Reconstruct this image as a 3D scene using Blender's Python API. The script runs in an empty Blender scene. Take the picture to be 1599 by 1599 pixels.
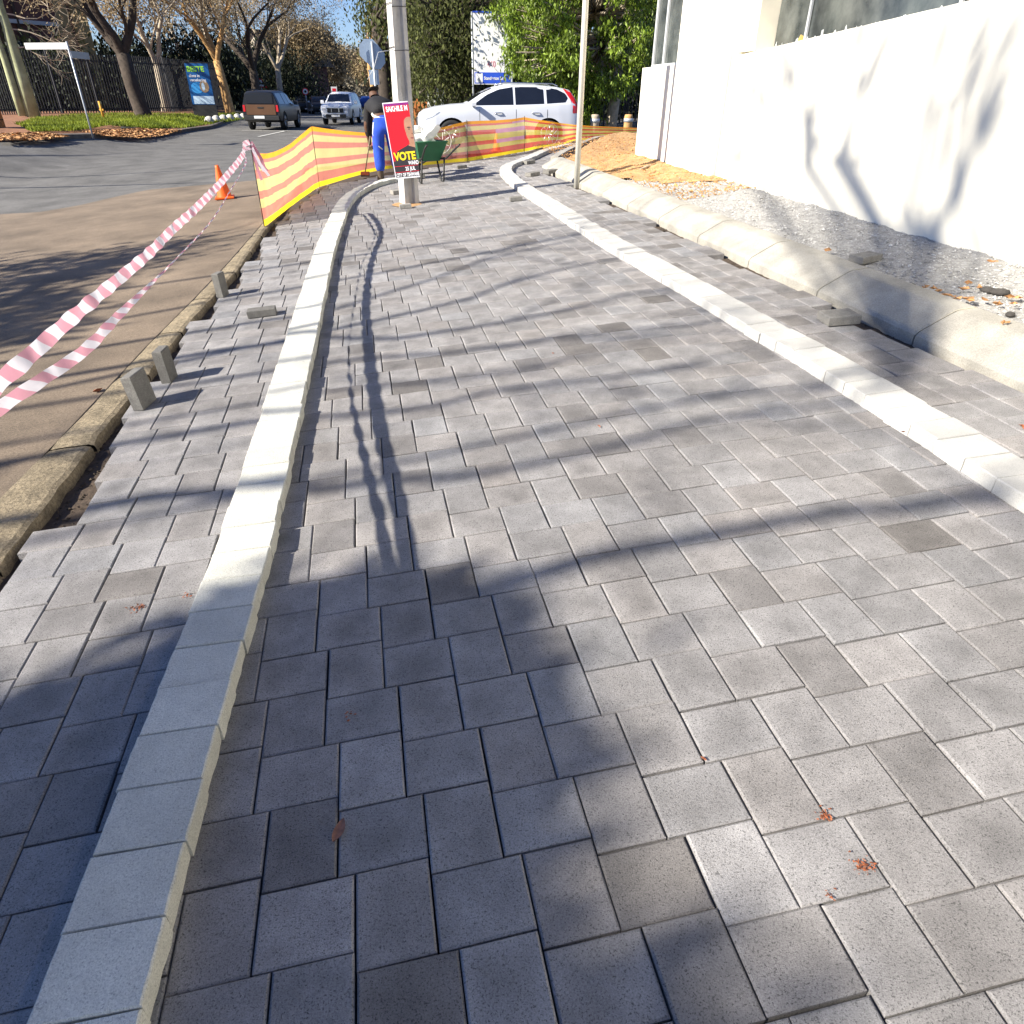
import bpy, bmesh, math, random
import numpy as np
from mathutils import Vector, Matrix
C = bpy.context.scene.collection
R = math.radians
# ------------------------------------------------------------------ camera
CAM_H = 1.4388
G = np.array([[0.9999832674, -0.00578488, 0.0], [0.0030240129, 0.5227355284, 0.852489544], [0.0049315498, 0.8524752797, -0.5227442753]])
cam = bpy.data.cameras.new('camera'); camo = bpy.data.objects.new('camera', cam); C.objects.link(camo)
cam.sensor_width = 36; cam.lens = 1060 / 1600 * 36; cam.clip_start = 0.05; cam.clip_end = 2000
r_, u_, f_ = G[:, 0], G[:, 1], G[:, 2]
camo.matrix_world = Matrix(((r_[0], u_[0], -f_[0], 0), (r_[1], u_[1], -f_[1], 0), (r_[2], u_[2], -f_[2], CAM_H), (0, 0, 0, 1)))
bpy.context.scene.camera = camo
# ------------------------------------------------------------------ light
SUN_EL, SHADOW_AZ = R(32), R(64)
S = Vector((-math.sin(SHADOW_AZ) * math.cos(SUN_EL), -math.cos(SHADOW_AZ) * math.cos(SUN_EL), math.sin(SUN_EL)))   # towards the sun
w = bpy.data.worlds.new('World'); bpy.context.scene.world = w; w.use_nodes = True
nt = w.node_tree; bg = nt.nodes['Background']; sky = nt.nodes.new('ShaderNodeTexSky')
sky.sky_type = 'NISHITA'; sky.sun_disc = False; sky.sun_elevation = SUN_EL; sky.sun_rotation = math.atan2(S.x, S.y)
sky.dust_density = 0.25; sky.ozone_density = 3.0
tn = nt.nodes.new('ShaderNodeMix'); tn.data_type = 'RGBA'; tn.blend_type = 'MULTIPLY'; tn.inputs[0].default_value = 1; tn.inputs[7].default_value = (.84, .96, 1.32, 1)
nt.links.new(sky.outputs[0], tn.inputs[6]); nt.links.new(tn.outputs[2], bg.inputs[0]); bg.inputs[1].default_value = 0.052
sl = bpy.data.lights.new('sun', 'SUN'); sl.energy = 5.0; sl.angle = R(0.53); sl.color = (1, .935, .82)
so = bpy.data.objects.new('sun', sl); C.objects.link(so); so.rotation_euler = S.to_track_quat('Z', 'Y').to_euler()
vs = bpy.context.scene.view_settings; vs.view_transform = 'Standard'; vs.look = 'None'; vs.exposure = 1.3; vs.gamma = 1
# ------------------------------------------------------------------ terrain frame: u across the path, v along it (metres)
O2 = Vector((0.2227, 0.7122)); U2 = Vector((0.97828, 0.196066)).normalized(); V2 = Vector((-U2.y, U2.x))
def sstep(a, b, x):
    t = min(1, max(0, (x - a) / (b - a))); return t * t * (3 - 2 * t)
def uv_of(x, y):
    d = Vector((x, y)) - O2; return d.dot(U2), d.dot(V2)
def Z(x, y):
    p = max(-0.5, min(1.1, 0.0633586 * x + 0.0269845 * y))
    k = 1 - sstep(16, 30, math.hypot(x, y))
    u, v = uv_of(x, y)
    far = -0.12 + .82 * sstep(7, 12, u)
    return p * k + far * (1 - k) + 0.42 * sstep(-7.5, -10.5, u) * sstep(15, 21, v)
def xy(u, v): 
    q = O2 + U2 * u + V2 * v; return q.x, q.y
def W(u, v, h=0):
    x, y = xy(u, v); return Vector((x, y, Z(x, y) + h))
def ray(px, py):
    return Vector(G @ np.array([(px - 800) / 1060, -(py - 800) / 1060, 1.0]))
def at(px, py, h=0):            # the spot of the ground seen at a pixel of the 1600-px photograph
    d = ray(px, py); t = 0.5
    while t < 400:
        p = Vector((0, 0, CAM_H)) + d * t
        if p.z < Z(p.x, p.y) + h: break
        t *= 1.02
    a, b = t / 1.02, t
    for _ in range(30):
        m = (a + b) / 2; p = Vector((0, 0, CAM_H)) + d * m
        if p.z < Z(p.x, p.y) + h: b = m
        else: a = m
    return Vector((0, 0, CAM_H)) + d * b
def atD(px, py, D):             # point at horizontal distance D
    d = ray(px, py); return Vector((0, 0, CAM_H)) + d * (D / math.hypot(d.x, d.y))
def hgt(base, px, py):          # z of a pixel above a known base
    return atD(px, py, math.hypot(base.x, base.y)).z
# ------------------------------------------------------------------ materials
def mat(name, col, rough=.8, var=.15, scale=8, bump=0, bscale=60, metal=0, spec=.4, col2=None, speck=0, sscale=300, attr=False, trans=0, pits=0):
    m = bpy.data.materials.new(name); m.use_nodes = True; n = m.node_tree; N = n.nodes; L = n.links
    b = N['Principled BSDF']; b.inputs['Roughness'].default_value = rough; b.inputs['Metallic'].default_value = metal
    b.inputs['Specular IOR Level'].default_value = spec
    tc = N.new('ShaderNodeTexCoord')
    nz = N.new('ShaderNodeTexNoise'); nz.inputs['Scale'].default_value = scale; nz.inputs['Detail'].default_value = 6; nz.inputs['Roughness'].default_value = .62
    L.new(tc.outputs['Object'], nz.inputs['Vector'])
    rp = N.new('ShaderNodeValToRGB'); c2 = col2 or tuple(c * (1 + var) for c in col)
    rp.color_ramp.elements[0].position = .32; rp.color_ramp.elements[1].position = .68
    rp.color_ramp.elements[0].color = tuple(c * (1 - var) for c in col) + (1,); rp.color_ramp.elements[1].color = tuple(c2) + (1,)
    L.new(nz.outputs['Fac'], rp.inputs['Fac']); out = rp.outputs['Color']
    def mul(a, bb, fac=1, typ='MULTIPLY'):
        mx = N.new('ShaderNodeMix'); mx.data_type = 'RGBA'; mx.blend_type = typ; mx.inputs[0].default_value = fac
        L.new(a, mx.inputs[6]); L.new(bb, mx.inputs[7]); return mx.outputs[2]
    if speck:
        n2 = N.new('ShaderNodeTexNoise'); n2.inputs['Scale'].default_value = sscale; n2.inputs['Detail'].default_value = 3; n2.inputs['Roughness'].default_value = .7
        L.new(tc.outputs['Object'], n2.inputs['Vector'])
        r2 = N.new('ShaderNodeValToRGB'); r2.color_ramp.elements[0].position = .3; r2.color_ramp.elements[1].position = .62
        a = 1 - speck; r2.color_ramp.elements[0].color = (a, a, a, 1); r2.color_ramp.elements[1].color = (1 + speck * .5,) * 3 + (1,)
        L.new(n2.outputs['Fac'], r2.inputs['Fac']); out = mul(out, r2.outputs['Color'])
    if pits:
        for sc, lo, hi, c0, c1, det in ((230, .36, .43, (.38,) * 3, (1,) * 3, 2), (26, .64, .72, (1,) * 3, (1.5,) * 3, 12), (520, .66, .72, (1,) * 3, (1.7,) * 3, 2), (3.2, .3, .7, (.84,) * 3, (1.14,) * 3, 3)):
            q = N.new('ShaderNodeTexNoise'); q.inputs['Scale'].default_value = sc; q.inputs['Detail'].default_value = det; q.inputs['Roughness'].default_value = .75; L.new(tc.outputs['Object'], q.inputs['Vector'])
            r3 = N.new('ShaderNodeValToRGB'); r3.color_ramp.elements[0].position = lo; r3.color_ramp.elements[1].position = hi; r3.color_ramp.elements[0].color = c0 + (1,); r3.color_ramp.elements[1].color = c1 + (1,)
            L.new(q.outputs['Fac'], r3.inputs['Fac']); out = mul(out, r3.outputs['Color'], pits)
    if attr:
        at_ = N.new('ShaderNodeAttribute'); at_.attribute_name = 'tint'; out = mul(out, at_.outputs['Color'])
    L.new(out, b.inputs['Base Color'])
    if bump:
        n3 = N.new('ShaderNodeTexNoise'); n3.inputs['Scale'].default_value = bscale; n3.inputs['Detail'].default_value = 5; n3.inputs['Roughness'].default_value = .7
        L.new(tc.outputs['Object'], n3.inputs['Vector'])
        bp = N.new('ShaderNodeBump'); bp.inputs['Strength'].default_value = bump; bp.inputs['Distance'].default_value = .01
        L.new(n3.outputs['Fac'], bp.inputs['Height']); L.new(bp.outputs[0], b.inputs['Normal'])
    if trans:
        tr = N.new('ShaderNodeBsdfTranslucent'); L.new(out, tr.inputs[0]); ms = N.new('ShaderNodeMixShader'); ms.inputs[0].default_value = trans
        L.new(b.outputs[0], ms.inputs[1]); L.new(tr.outputs[0], ms.inputs[2]); L.new(ms.outputs[0], N['Material Output'].inputs[0])
    return m
def glass(name, col=(.02, .03, .04), rough=.04):
    m = mat(name, col, rough, .1, 3, spec=.9); return m
# ------------------------------------------------------------------ mesh builder
class MB:
    def __init__(s): s.v = []; s.f = []; s.m = []; s.t = []; s.sm = []
    def quadgrid(s, rows, mi=0, smooth=False, closed=False, tint=None):
        o = len(s.v); n = len(rows[0])
        for r in rows: s.v += [tuple(p) for p in r]
        for i in range(len(rows) - 1):
            for j in range(n if closed else n - 1):
                a = o + i * n + j; b = o + i * n + (j + 1) % n
                s.add((a, b, b + n, a + n), mi, smooth, tint)
    def add(s, f, mi=0, smooth=False, tint=None):
        s.f.append(tuple(f)); s.m.append(mi); s.sm.append(smooth); s.t.append(tint)
    def poly(s, pts, mi=0, tint=None):
        o = len(s.v); s.v += [tuple(p) for p in pts]; s.add(range(o, o + len(pts)), mi, False, tint)
    def box(s, c, sz, rot=None, mi=0, bev=0, tint=None):
        hx, hy, hz = (q / 2 for q in sz); M = rot or Matrix.Identity(3); c = Vector(c); o = len(s.v)
        if bev <= 0:
            for sx in (-1, 1):
                for sy in (-1, 1):
                    for sz_ in (-1, 1): s.v.append(tuple(c + M @ Vector((sx * hx, sy * hy, sz_ * hz))))
            for f in ((0, 1, 3, 2), (4, 6, 7, 5), (0, 4, 5, 1), (2, 3, 7, 6), (0, 2, 6, 4), (1, 5, 7, 3)): s.add([o + i for i in f], mi, False, tint)
            return
        b = bev; rings = []
        for z, k in ((-hz, b), (-hz + b, 0), (hz - b, 0), (hz, b)):
            x, y = hx - k, hy - k; c2 = b
            if k: pts = [(-x, -y), (x, -y), (x, y), (-x, y)]
            else: pts = [(-hx, -hy), (hx, -hy), (hx, hy), (-hx, hy)]
            rings.append([c + M @ Vector((p[0], p[1], z)) for p in pts])
        s.quadgrid(rings, mi, False, True, tint)
        s.add([o + 3, o + 2, o + 1, o], mi, False, tint); s.add([o + 12, o + 13, o + 14, o + 15], mi, False, tint)
    def tube(s, pts, rad, n=8, mi=0, cap=True, tint=None):
        pts = [Vector(p) for p in pts]; rad = rad if hasattr(rad, '__len__') else [rad] * len(pts); rows = []
        d0 = (pts[1] - pts[0]).normalized(); a = d0.orthogonal().normalized()
        for i, p in enumerate(pts):
            d = (pts[min(i + 1, len(pts) - 1)] - pts[max(i - 1, 0)]).normalized()
            a = (a - d * a.dot(d)).normalized(); b = d.cross(a)
            rows.append([p + (a * math.cos(k * 6.28319 / n) + b * math.sin(k * 6.28319 / n)) * rad[i] for k in range(n)])
        o = len(s.v); s.quadgrid(rows, mi, n > 4, True, tint)
        if cap:
            s.add([o + k for k in reversed(range(n))], mi, False, tint); e = o + (len(rows) - 1) * n; s.add([e + k for k in range(n)], mi, False, tint)
    def lathe(s, prof, c=(0, 0, 0), n=20, mi=0, axis='z', smooth=True):
        c = Vector(c); rows = []
        for r, z in prof:
            row = []
            for k in range(n):
                a = k * 6.28319 / n; q = (r * math.cos(a), r * math.sin(a), z)
                row.append(c + (Vector(q) if axis == 'z' else Vector((q[0], q[2], q[1]))))
            rows.append(row)
        s.quadgrid(rows, mi, smooth, True)
    def extr(s, pts, z0, z1, fn=None, mi=0):   # prism of a 2-D outline; fn maps (a,b,c) to a point
        fn = fn or (lambda a, b, c: (a, b, c)); n = len(pts); o = len(s.v)
        s.v += [tuple(fn(p[0], p[1], z0)) for p in pts] + [tuple(fn(p[0], p[1], z1)) for p in pts]
        s.add([o + i for i in reversed(range(n))], mi); s.add([o + n + i for i in range(n)], mi)
        for i in range(n): j = (i + 1) % n; s.add((o + i, o + j, o + n + j, o + n + i), mi)
    def build(s, name, mats, parent=None, local=False):
        me = bpy.data.meshes.new(name); me.from_pydata(s.v, [], s.f)
        mats = mats if isinstance(mats, (list, tuple)) else [mats]
        for m in mats: me.materials.append(m)
        me.polygons.foreach_set('material_index', s.m); me.polygons.foreach_set('use_smooth', s.sm)
        if any(t is not None for t in s.t):
            at_ = me.attributes.new('tint', 'FLOAT_COLOR', 'CORNER'); buf = []
            for f, t in zip(s.f, s.t):
                if isinstance(t, tuple) and t[0] == 'c':
                    for c_ in t[1:]: buf += list(c_) + [1]
                    continue
                buf += list((t or (1, 1, 1)) + (1,) if not isinstance(t, (int, float)) else (t, t, t, 1)) * len(f)
            at_.data.foreach_set('color', buf)
        me.update(); o = bpy.data.objects.new(name, me); C.objects.link(o)
        if parent is not None: o.parent = parent
        return o
def tag(o, label=None, cat=None, group=None, kind=None):
    if label: o['label'] = label
    if cat: o['category'] = cat
    if group: o['group'] = group
    if kind: o['kind'] = kind
    return o
def empty(name, loc, label, cat, group=None, rz=0):
    o = bpy.data.objects.new(name, None); C.objects.link(o); o.location = loc; o.rotation_euler = (0, 0, rz); o.empty_display_size = .1
    return tag(o, label, cat, group)
def text(body, size, loc, M3, m, parent, name='lettering', bold=.0, xs=1, align='LEFT', depth=.002):
    cu = bpy.data.curves.new(name, 'FONT'); cu.body = body; cu.size = size; cu.extrude = depth; cu.offset = bold; cu.align_x = align
    t = bpy.data.objects.new(name, cu); C.objects.link(t); bpy.context.view_layer.update()
    me = bpy.data.meshes.new_from_object(t.evaluated_get(bpy.context.evaluated_depsgraph_get())); C.objects.unlink(t); bpy.data.objects.remove(t)
    X = Matrix.Translation(Vector(loc)) @ M3.to_4x4() @ Matrix.Diagonal((xs, 1, 1, 1)); me.transform(X)
    me.materials.clear(); me.materials.append(m)
    for p in me.polygons: p.material_index = 0
    o = bpy.data.objects.new(name, me); C.objects.link(o); o.parent = parent; return o
def strip(name, vlist, lf, rf, n, h, m, kind='structure', noise=0, seed=0):
    rng = random.Random(seed); mb = MB(); rows = []
    for v in vlist:
        a, b = lf(v), rf(v); rows.append([W(a + (b - a) * k / n, v, h + rng.uniform(-noise, noise)) for k in range(n + 1)])
    mb.quadgrid(rows, smooth=noise > 0); return tag(mb.build(name, m), kind=kind)
def interp(tab, x):
    if x <= tab[0][0]: return tab[0][1]
    for (a, p), (b, q) in zip(tab, tab[1:]):
        if x <= b: return p + (q - p) * (x - a) / (b - a)
    return tab[-1][1]
def frange(a, b, s):
    out = []; x = a
    while x < b: out.append(x); x += s
    return out + [b]
def inpoly(x, y, P):
    c = False; j = len(P) - 1
    for i in range(len(P)):
        if (P[i][1] > y) != (P[j][1] > y) and x < (P[j][0] - P[i][0]) * (y - P[i][1]) / (P[j][1] - P[i][1]) + P[i][0]: c = not c
        j = i
    return c
def puv(px, py, h=0):
    p = at(px, py, h); return uv_of(p.x, p.y)

# ================================================================== GROUND
M_soil = mat('soil', (.07, .05, .035), .95, .4, 30, .8, 90)
M_field = mat('field', (.09, .07, .045), .95, .35, .6, .5, 20)
vl = [-40, -20, -8, -3] + frange(-1, 34, .5) + [38, 44, 52, 65, 85, 120, 200, 400]
rows = []
mb = MB()
for v in vl: rows.append([W(u, v, -.075 if v < 60 else -.06) for u in [-400, -150, -70, -40, -30, -20, -16, -13, -11, -10, -9, -8.5, -8, -7.5, -7, -6, -5, -4, -3] + frange(-2.5, 8, .5) + [10, 14, 20, 30, 60, 150, 400]])
mb.quadgrid(rows, smooth=True); tag(mb.build('ground', M_field), kind='structure')
# bedding soil under the paving
strip('soil_bed', frange(-1, 17, .05), lambda v: -2.1, lambda v: 4.3 if v > 12 else 3.0, 60, -.052, M_soil, noise=.006)
# asphalt
M_asph = mat('asphalt', (.13, .125, .115), .9, .28, 1.2, .6, 160, speck=.5, sscale=60, pits=.6)
M_brown = mat('dusty_asphalt', (.185, .142, .10), .92, .3, 1.3, .5, 150, speck=.4, sscale=90, pits=.5)
M_conc_old = mat('old_concrete', (.30, .235, .135), .95, .3, 9, 1., 60, speck=.45, sscale=55)
EDGE_OUT = [(-1, -2.10), (2.26, -2.05), (3.06, -1.98), (4.4, -1.91), (5.83, -1.80), (6.73, -1.75), (8.83, -1.66), (13.5, -1.5)]
EDGE_IN = [(-1, -1.85), (1.72, -1.83), (2.85, -1.80), (3.88, -1.77), (4.8, -1.735), (5.54, -1.68), (6.47, -1.61), (8.4, -1.575), (13.5, -1.42)]
mb = MB()
us_l = [-60, -40, -30, -22, -16, -13, -11.5, -10.5, -9.8, -9, -8.4, -7.8, -7.2, -6.5, -5.5, -4.5, -3.5, -2.8]
mb.quadgrid([[W(u, v) for u in us_l] + [W(interp(EDGE_OUT, v) - .004, v)] for v in [-6, -3] + frange(-1, 15.5, .5)], smooth=True)
mb.quadgrid([[W(u, v) for u in us_l[:-1] + [-2.2, -1.5, 0, 1, 2, 3, 4, 5, 6, 8, 10, 14]] for v in frange(15.5, 34, .7) + [38, 45, 55, 70, 90, 130, 200, 390]], smooth=True)
tag(mb.build('road', M_asph), kind='structure')
# dusty patch beside the paving, its far edge curves across the side street
a = [puv(*p) for p in ((0, 335), (60, 332), (120, 322), (180, 308), (230, 297), (300, 287), (360, 268), (400, 262))]
mb = MB(); PV = sorted([(q[0], q[1]) for q in a])
def patch_top(u): return interp(PV, u)
umin = -9
cols = frange(umin, -1.6, .15)
rows = []
for k in range(15):
    rows.append([])
    for u in cols:
        top = min(patch_top(u), 14) ; v = -3 + (top + 3) * k / 14; uu = u
        rows[-1].append(W(min(uu, interp(EDGE_OUT, v) - .01), v, .004))
mb.quadgrid(rows, smooth=True); tag(mb.build('road_patch', M_brown), kind='structure')
# old edging stones flush with the road
mb = MB(); rng = random.Random(5)
v = -1.0
while v < 12.8:
    L_ = rng.uniform(.8, 1.05); n = 10; rows = []
    for k in range(n + 1):
        vv = v + (L_ - .012) * k / n; o_, i_ = interp(EDGE_OUT, vv), interp(EDGE_IN, vv) + rng.uniform(-.006, .006)
        e = .006 if k in (0, n) else 0; z0 = .008 + rng.uniform(-.002, .002)
        rows.append([W(o_, vv, -.06), W(o_ + .004, vv, z0 - e), W(o_ + .06, vv, z0 + .004 - e), W(i_ - .03, vv, z0 + .003 - e), W(i_ - .006, vv, z0 - .006 - e), W(i_, vv, -.02), W(i_ + .004, vv, -.09)])
    mb.quadgrid(rows, tint=rng.uniform(.8, 1.15)); v += L_
M_conc_old2 = mat('old_edging_concrete', (.26, .21, .135), .95, .3, 9, 1., 60, speck=.45, sscale=55, attr=True, pits=1)
tag(mb.build('kerb', M_conc_old2), kind='structure')
# ------------------------------------------------------------------ herringbone paving, every paver bevelled
PA, PB = 0.2, 0.16067
M_pav = mat('grey_paver', (.255, .244, .238), .86, .17, 9, .6, 420, speck=.30, sscale=300, attr=True, pits=1)
path_poly = [(-1.74, -.6), (-1.72, 2), (-1.70, 4), (-1.62, 5.5), (-1.52, 6.5), (-1.47, 8.6), (-1.25, 10.5), (-1.02, 12.3), (.2, 13.1), (1.7, 14.0), (2.9, 15.0), (3.7, 15.6), (4.3, 15.5), (3.3, 13.3), (2.86, 12.0), (2.66, 11), (2.64, 8), (2.63, -.6)]
rng = random.Random(3)
mb = MB()
nb = 0
def paver(cu, cv, la, lb, mb, tint, rise=0, rot=0, tilt=(0, 0)):
    # la along u, lb along v, worn chamfered top, joint gap left all round
    g = .0021; a, b = la / 2 - g, lb / 2 - g; c, s_ = math.cos(rot), math.sin(rot); k = .0045
    def q(x, y, h): 
        X, Y = cu + c * x - s_ * y, cv + s_ * x + c * y
        return W(X, Y, h + rise + tilt[0] * x + tilt[1] * y)
    top = [(-a + k, -b + k), (a - k, -b + k), (a - k, b - k), (-a + k, b - k)]; rim = [(-a, -b), (a, -b), (a, b), (-a, b)]
    # cement bloom: the face of each block is cloudier and darker away from its pale rubbed edges
    n = 5 if cv < 4.5 else 3; o = len(mb.v); f = {}; cx_, cy_ = rng.uniform(-.5, .5), rng.uniform(-.5, .5); dk = max(-.05, rng.gauss(.06, .11))
    for i in range(n + 1):
        for j in range(n + 1):
            X, Y = 2 * i / n - 1, 2 * j / n - 1; mb.v.append(tuple(q(X * (a - k), Y * (b - k), 0)))
            rim_ = max(abs(X), abs(Y)) ** 5; blot = math.exp(-((X - cx_) ** 2 + (Y - cy_) ** 2) * 1.3)
            g_ = 1.02 + .07 * rim_ - dk * blot * (1 - rim_ * .7) + rng.gauss(0, .02); f[i, j] = (tint[0] * g_, tint[1] * g_, tint[2] * g_)
    for i in range(n):
        for j in range(n):
            e_ = o + i * (n + 1) + j; mb.add((e_, e_ + n + 1, e_ + n + 2, e_ + 1), 0, False, ('c', f[i, j], f[i + 1, j], f[i + 1, j + 1], f[i, j + 1]))
    o = len(mb.v); mb.v += [tuple(q(x, y, 0)) for x, y in top] + [tuple(q(x, y, -.0035)) for x, y in rim] + [tuple(q(x, y, -.048)) for x, y in rim]
    tint = tuple(t_ * 1.08 for t_ in tint)
    for i in range(4):
        j = (i + 1) % 4
        mb.add((o + 4 + i, o + 4 + j, o + j, o + i), 0, False, tint); mb.add((o + 8 + i, o + 8 + j, o + 4 + j, o + 4 + i), 0, False, tint)
for i in range(-30, 130):
    for j in range(-60, 60):
        bu, bv = i * PB + j * PA, i * PB - j * PA
        for kind_ in (0, 1):
            if kind_ == 0: cu, cv, la, lb = bu + PA / 2, bv + PB / 2, PA, PB
            else: cu, cv, la, lb = bu - PB / 2, bv + PA / 2, PB, PA
            if not (-1.8 < cu < 4.5 and -.7 < cv < 16): continue
            corners = [(cu + sx * la * .5, cv + sy * lb * .5) for sx in (-1, 1) for sy in (-1, 1)]
            if not inpoly(cu, cv, path_poly): continue
            if max(p[0] for p in corners) > 2.69 and cv < 11.5: continue
            t = rng.gauss(1, .065); ww = rng.gauss(0, .012); col = (t * (1 + ww), t, t * (1 - ww))
            r = rng.random()
            if r < .035: col = (t * .66, t * .64, t * .615)
            elif r < .12: col = (t * .80, t * .79, t * .78)
            if cu < -1.0 and cv > 9.6: col = (t * 1.0, t * .80, t * .74)     # pinkish shade cast through the net, put into the paver colour
            paver(cu + rng.gauss(0, .0007), cv + rng.gauss(0, .0007), la, lb, mb, col, rng.gauss(0, .0011), rng.gauss(0, .003), (rng.gauss(0, .006), rng.gauss(0, .006))); nb += 1
tag(mb.build('pavement', M_pav), kind='structure'); print('pavers', nb)
# ------------------------------------------------------------------ cream block kerbs lying across the pavers
M_cream = mat('cream_block', (.60, .59, .52), .9, .07, 12, .6, 300, speck=.22, sscale=260, attr=True, pits=.55)
M_white = mat('pale_block', (.47, .46, .43), .9, .05, 12, .5, 300, speck=.14, sscale=260, attr=True, pits=.3)
def kerb_row(pts, m, seed, hh=.06, wd=.2, step=.161):
    rng = random.Random(seed); mb = MB(); P = [Vector(p) for p in pts]
    # resample a smooth line
    segs = []; 
    def cr(p0, p1, p2, p3, t): return .5 * ((2 * p1) + (-p0 + p2) * t + (2 * p0 - 5 * p1 + 4 * p2 - p3) * t * t + (-p0 + 3 * p1 - 3 * p2 + p3) * t ** 3)
    line = []
    for i in range(len(P) - 1):
        p0, p3 = P[max(i - 1, 0)], P[min(i + 2, len(P) - 1)]
        for k in range(24): line.append(cr(p0, P[i], P[i + 1], p3, k / 24))
    line.append(P[-1]); acc = 0; prev = line[0]; cur = prev; out = [prev.copy()]
    for q in line[1:]:
        d = (q - cur).length
        while acc + d >= step:
            cur = cur + (q - cur).normalized() * (step - acc); out.append(cur.copy()); d = (q - cur).length; acc = 0
        acc += d; cur = q
    for a, b in zip(out, out[1:]):
        c = (a + b) / 2; d = (b - a).normalized(); ang = math.atan2(d.y, d.x) - math.pi / 2 + rng.gauss(0, .008)
        la, lb = wd / 2, step / 2 - .0018; ca, sa = math.cos(ang), math.sin(ang); off = rng.gauss(0, .0025); hz = hh + rng.gauss(0, .0022); t = rng.gauss(1, .055)
        def q(x, y, h): x += off; return W(c.x + ca * x - sa * y, c.y + sa * x + ca * y, h)
        k = .004; tl = (rng.gauss(0, .004), rng.gauss(0, .006))
        # outline with slightly rough long sides
        n = 6; ring = []
        ys = [-lb + 2 * lb * i / n for i in range(n + 1)]
        rough = [rng.uniform(-.0012, .0012) for _ in ys]; rough2 = [rng.uniform(-.0012, .0012) for _ in ys]
        ring = [(la + rough[i], ys[i]) for i in range(n + 1)] + [(-la + rough2[i], ys[i]) for i in reversed(range(n + 1))]
        o = len(mb.v); m_ = len(ring)
        def ins(p): return (p[0] - math.copysign(k, p[0]), p[1] - (math.copysign(k * .5, p[1]) if abs(abs(p[1]) - lb) < 1e-6 else 0))
        mb.v += [tuple(q(*ins(p), hz + tl[0] * p[0] + tl[1] * p[1])) for p in ring] + [tuple(q(p[0], p[1], hz - .004 + tl[0] * p[0] + tl[1] * p[1])) for p in ring] + [tuple(q(p[0] + rng.uniform(-.002, .002), p[1], hz * .5)) for p in ring] + [tuple(q(p[0] - rng.uniform(-.002, .002), p[1], .0005)) for p in ring]
        mb.add([o + i for i in range(m_)], 0, False, t)
        for L_ in range(3):
            for i in range(m_):
                j = (i + 1) % m_; mb.add((o + (L_ + 1) * m_ + i, o + (L_ + 1) * m_ + j, o + L_ * m_ + j, o + L_ * m_ + i), 0, False, t)
    return tag(mb.build('kerb', m), kind='structure')
kerb_row([(-1.01, -.6), (-.995, .1), (-.975, .5), (-.945, 1.05), (-.915, 1.45), (-.90, 2.0), (-.88, 2.9), (-.855, 4.1), (-.828, 5.4), (-.79, 7.0), (-.725, 8.4), (-.66, 9.6), (-.53, 10.6), (-.25, 11.5), (.15, 12.0), (.7, 12.3)], M_cream, 11)
kerb_row([(1.92, -.6), (1.935, .6), (1.955, 1.4), (1.965, 2.4), (1.945, 3.0), (1.93, 3.9), (1.90, 4.8), (1.87, 5.6), (1.86, 6.7), (1.86, 8.0), (1.86, 9.6), (1.90, 10.7), (1.98, 11.7), (2.2, 12.5), (2.75, 13.4), (3.3, 14.4), (3.75, 15.0), (4.25, 15.4)], M_white, 12)
# ------------------------------------------------------------------ cast concrete barrier kerb on the right
M_ck = mat('cast_concrete', (.35, .33, .285), .85, .2, 3.5, .5, 140, speck=.2, sscale=120, pits=.5)
M_mort = mat('mortar', (.55, .50, .38), .95, .15, 30, .5, 200)
mb = MB()
prof = [(2.70, -.07), (2.70, .012), (2.712, .028), (2.722, .036), (2.905, .122), (2.925, .129), (2.95, .1325), (3.045, .134), (3.06, .131), (3.07, .118), (3.07, -.07)]
v = -1.28
while v < 12.0:
    L_ = .985; n = 8; rows = []
    for k in range(n + 1):
        n = 7; vv = v + .004 + (L_ + .005) * (0, .012, .2, .4, .6, .8, .988, 1, 1)[k]; e = .005 if k in (0, n) else 0
        rows.append([W(u + (e * .5 if h < .1 else 0), min(vv, 12.15), h - (e if h > 0 else 0)) for u, h in prof])
    mb.quadgrid(rows); o = len(mb.v)
    mb.poly(list(reversed(rows[0]))); mb.poly(rows[-1])
    mb.quadgrid([[W(u - .003 * 0 + .006, vv, h - .003) for u, h in prof[1:-1]] for vv in (v - .012, v + .012)], 1)
    v += 1.0
tag(mb.build('kerb', [M_ck, M_mort]), kind='structure')
# low strip of edging blocks running on towards the driveway
mb = MB(); q = [puv(866, 255), puv(880, 246), puv(905, 233), puv(932, 222), puv(960, 219), puv(1000, 215)]
for (a, b) in zip(q, q[1:]):
    d = (Vector(b) - Vector(a)); nn = Vector((-d.y, d.x)).normalized() * .07
    k = [Vector(a) - nn, Vector(b) - nn, Vector(b) + nn, Vector(a) + nn]
    mb.extr([(p.x, p.y) for p in k], -.06, .11, lambda x, y, z: W(x, y, z))
tag(mb.build('kerb', M_ck), kind='structure')
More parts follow.
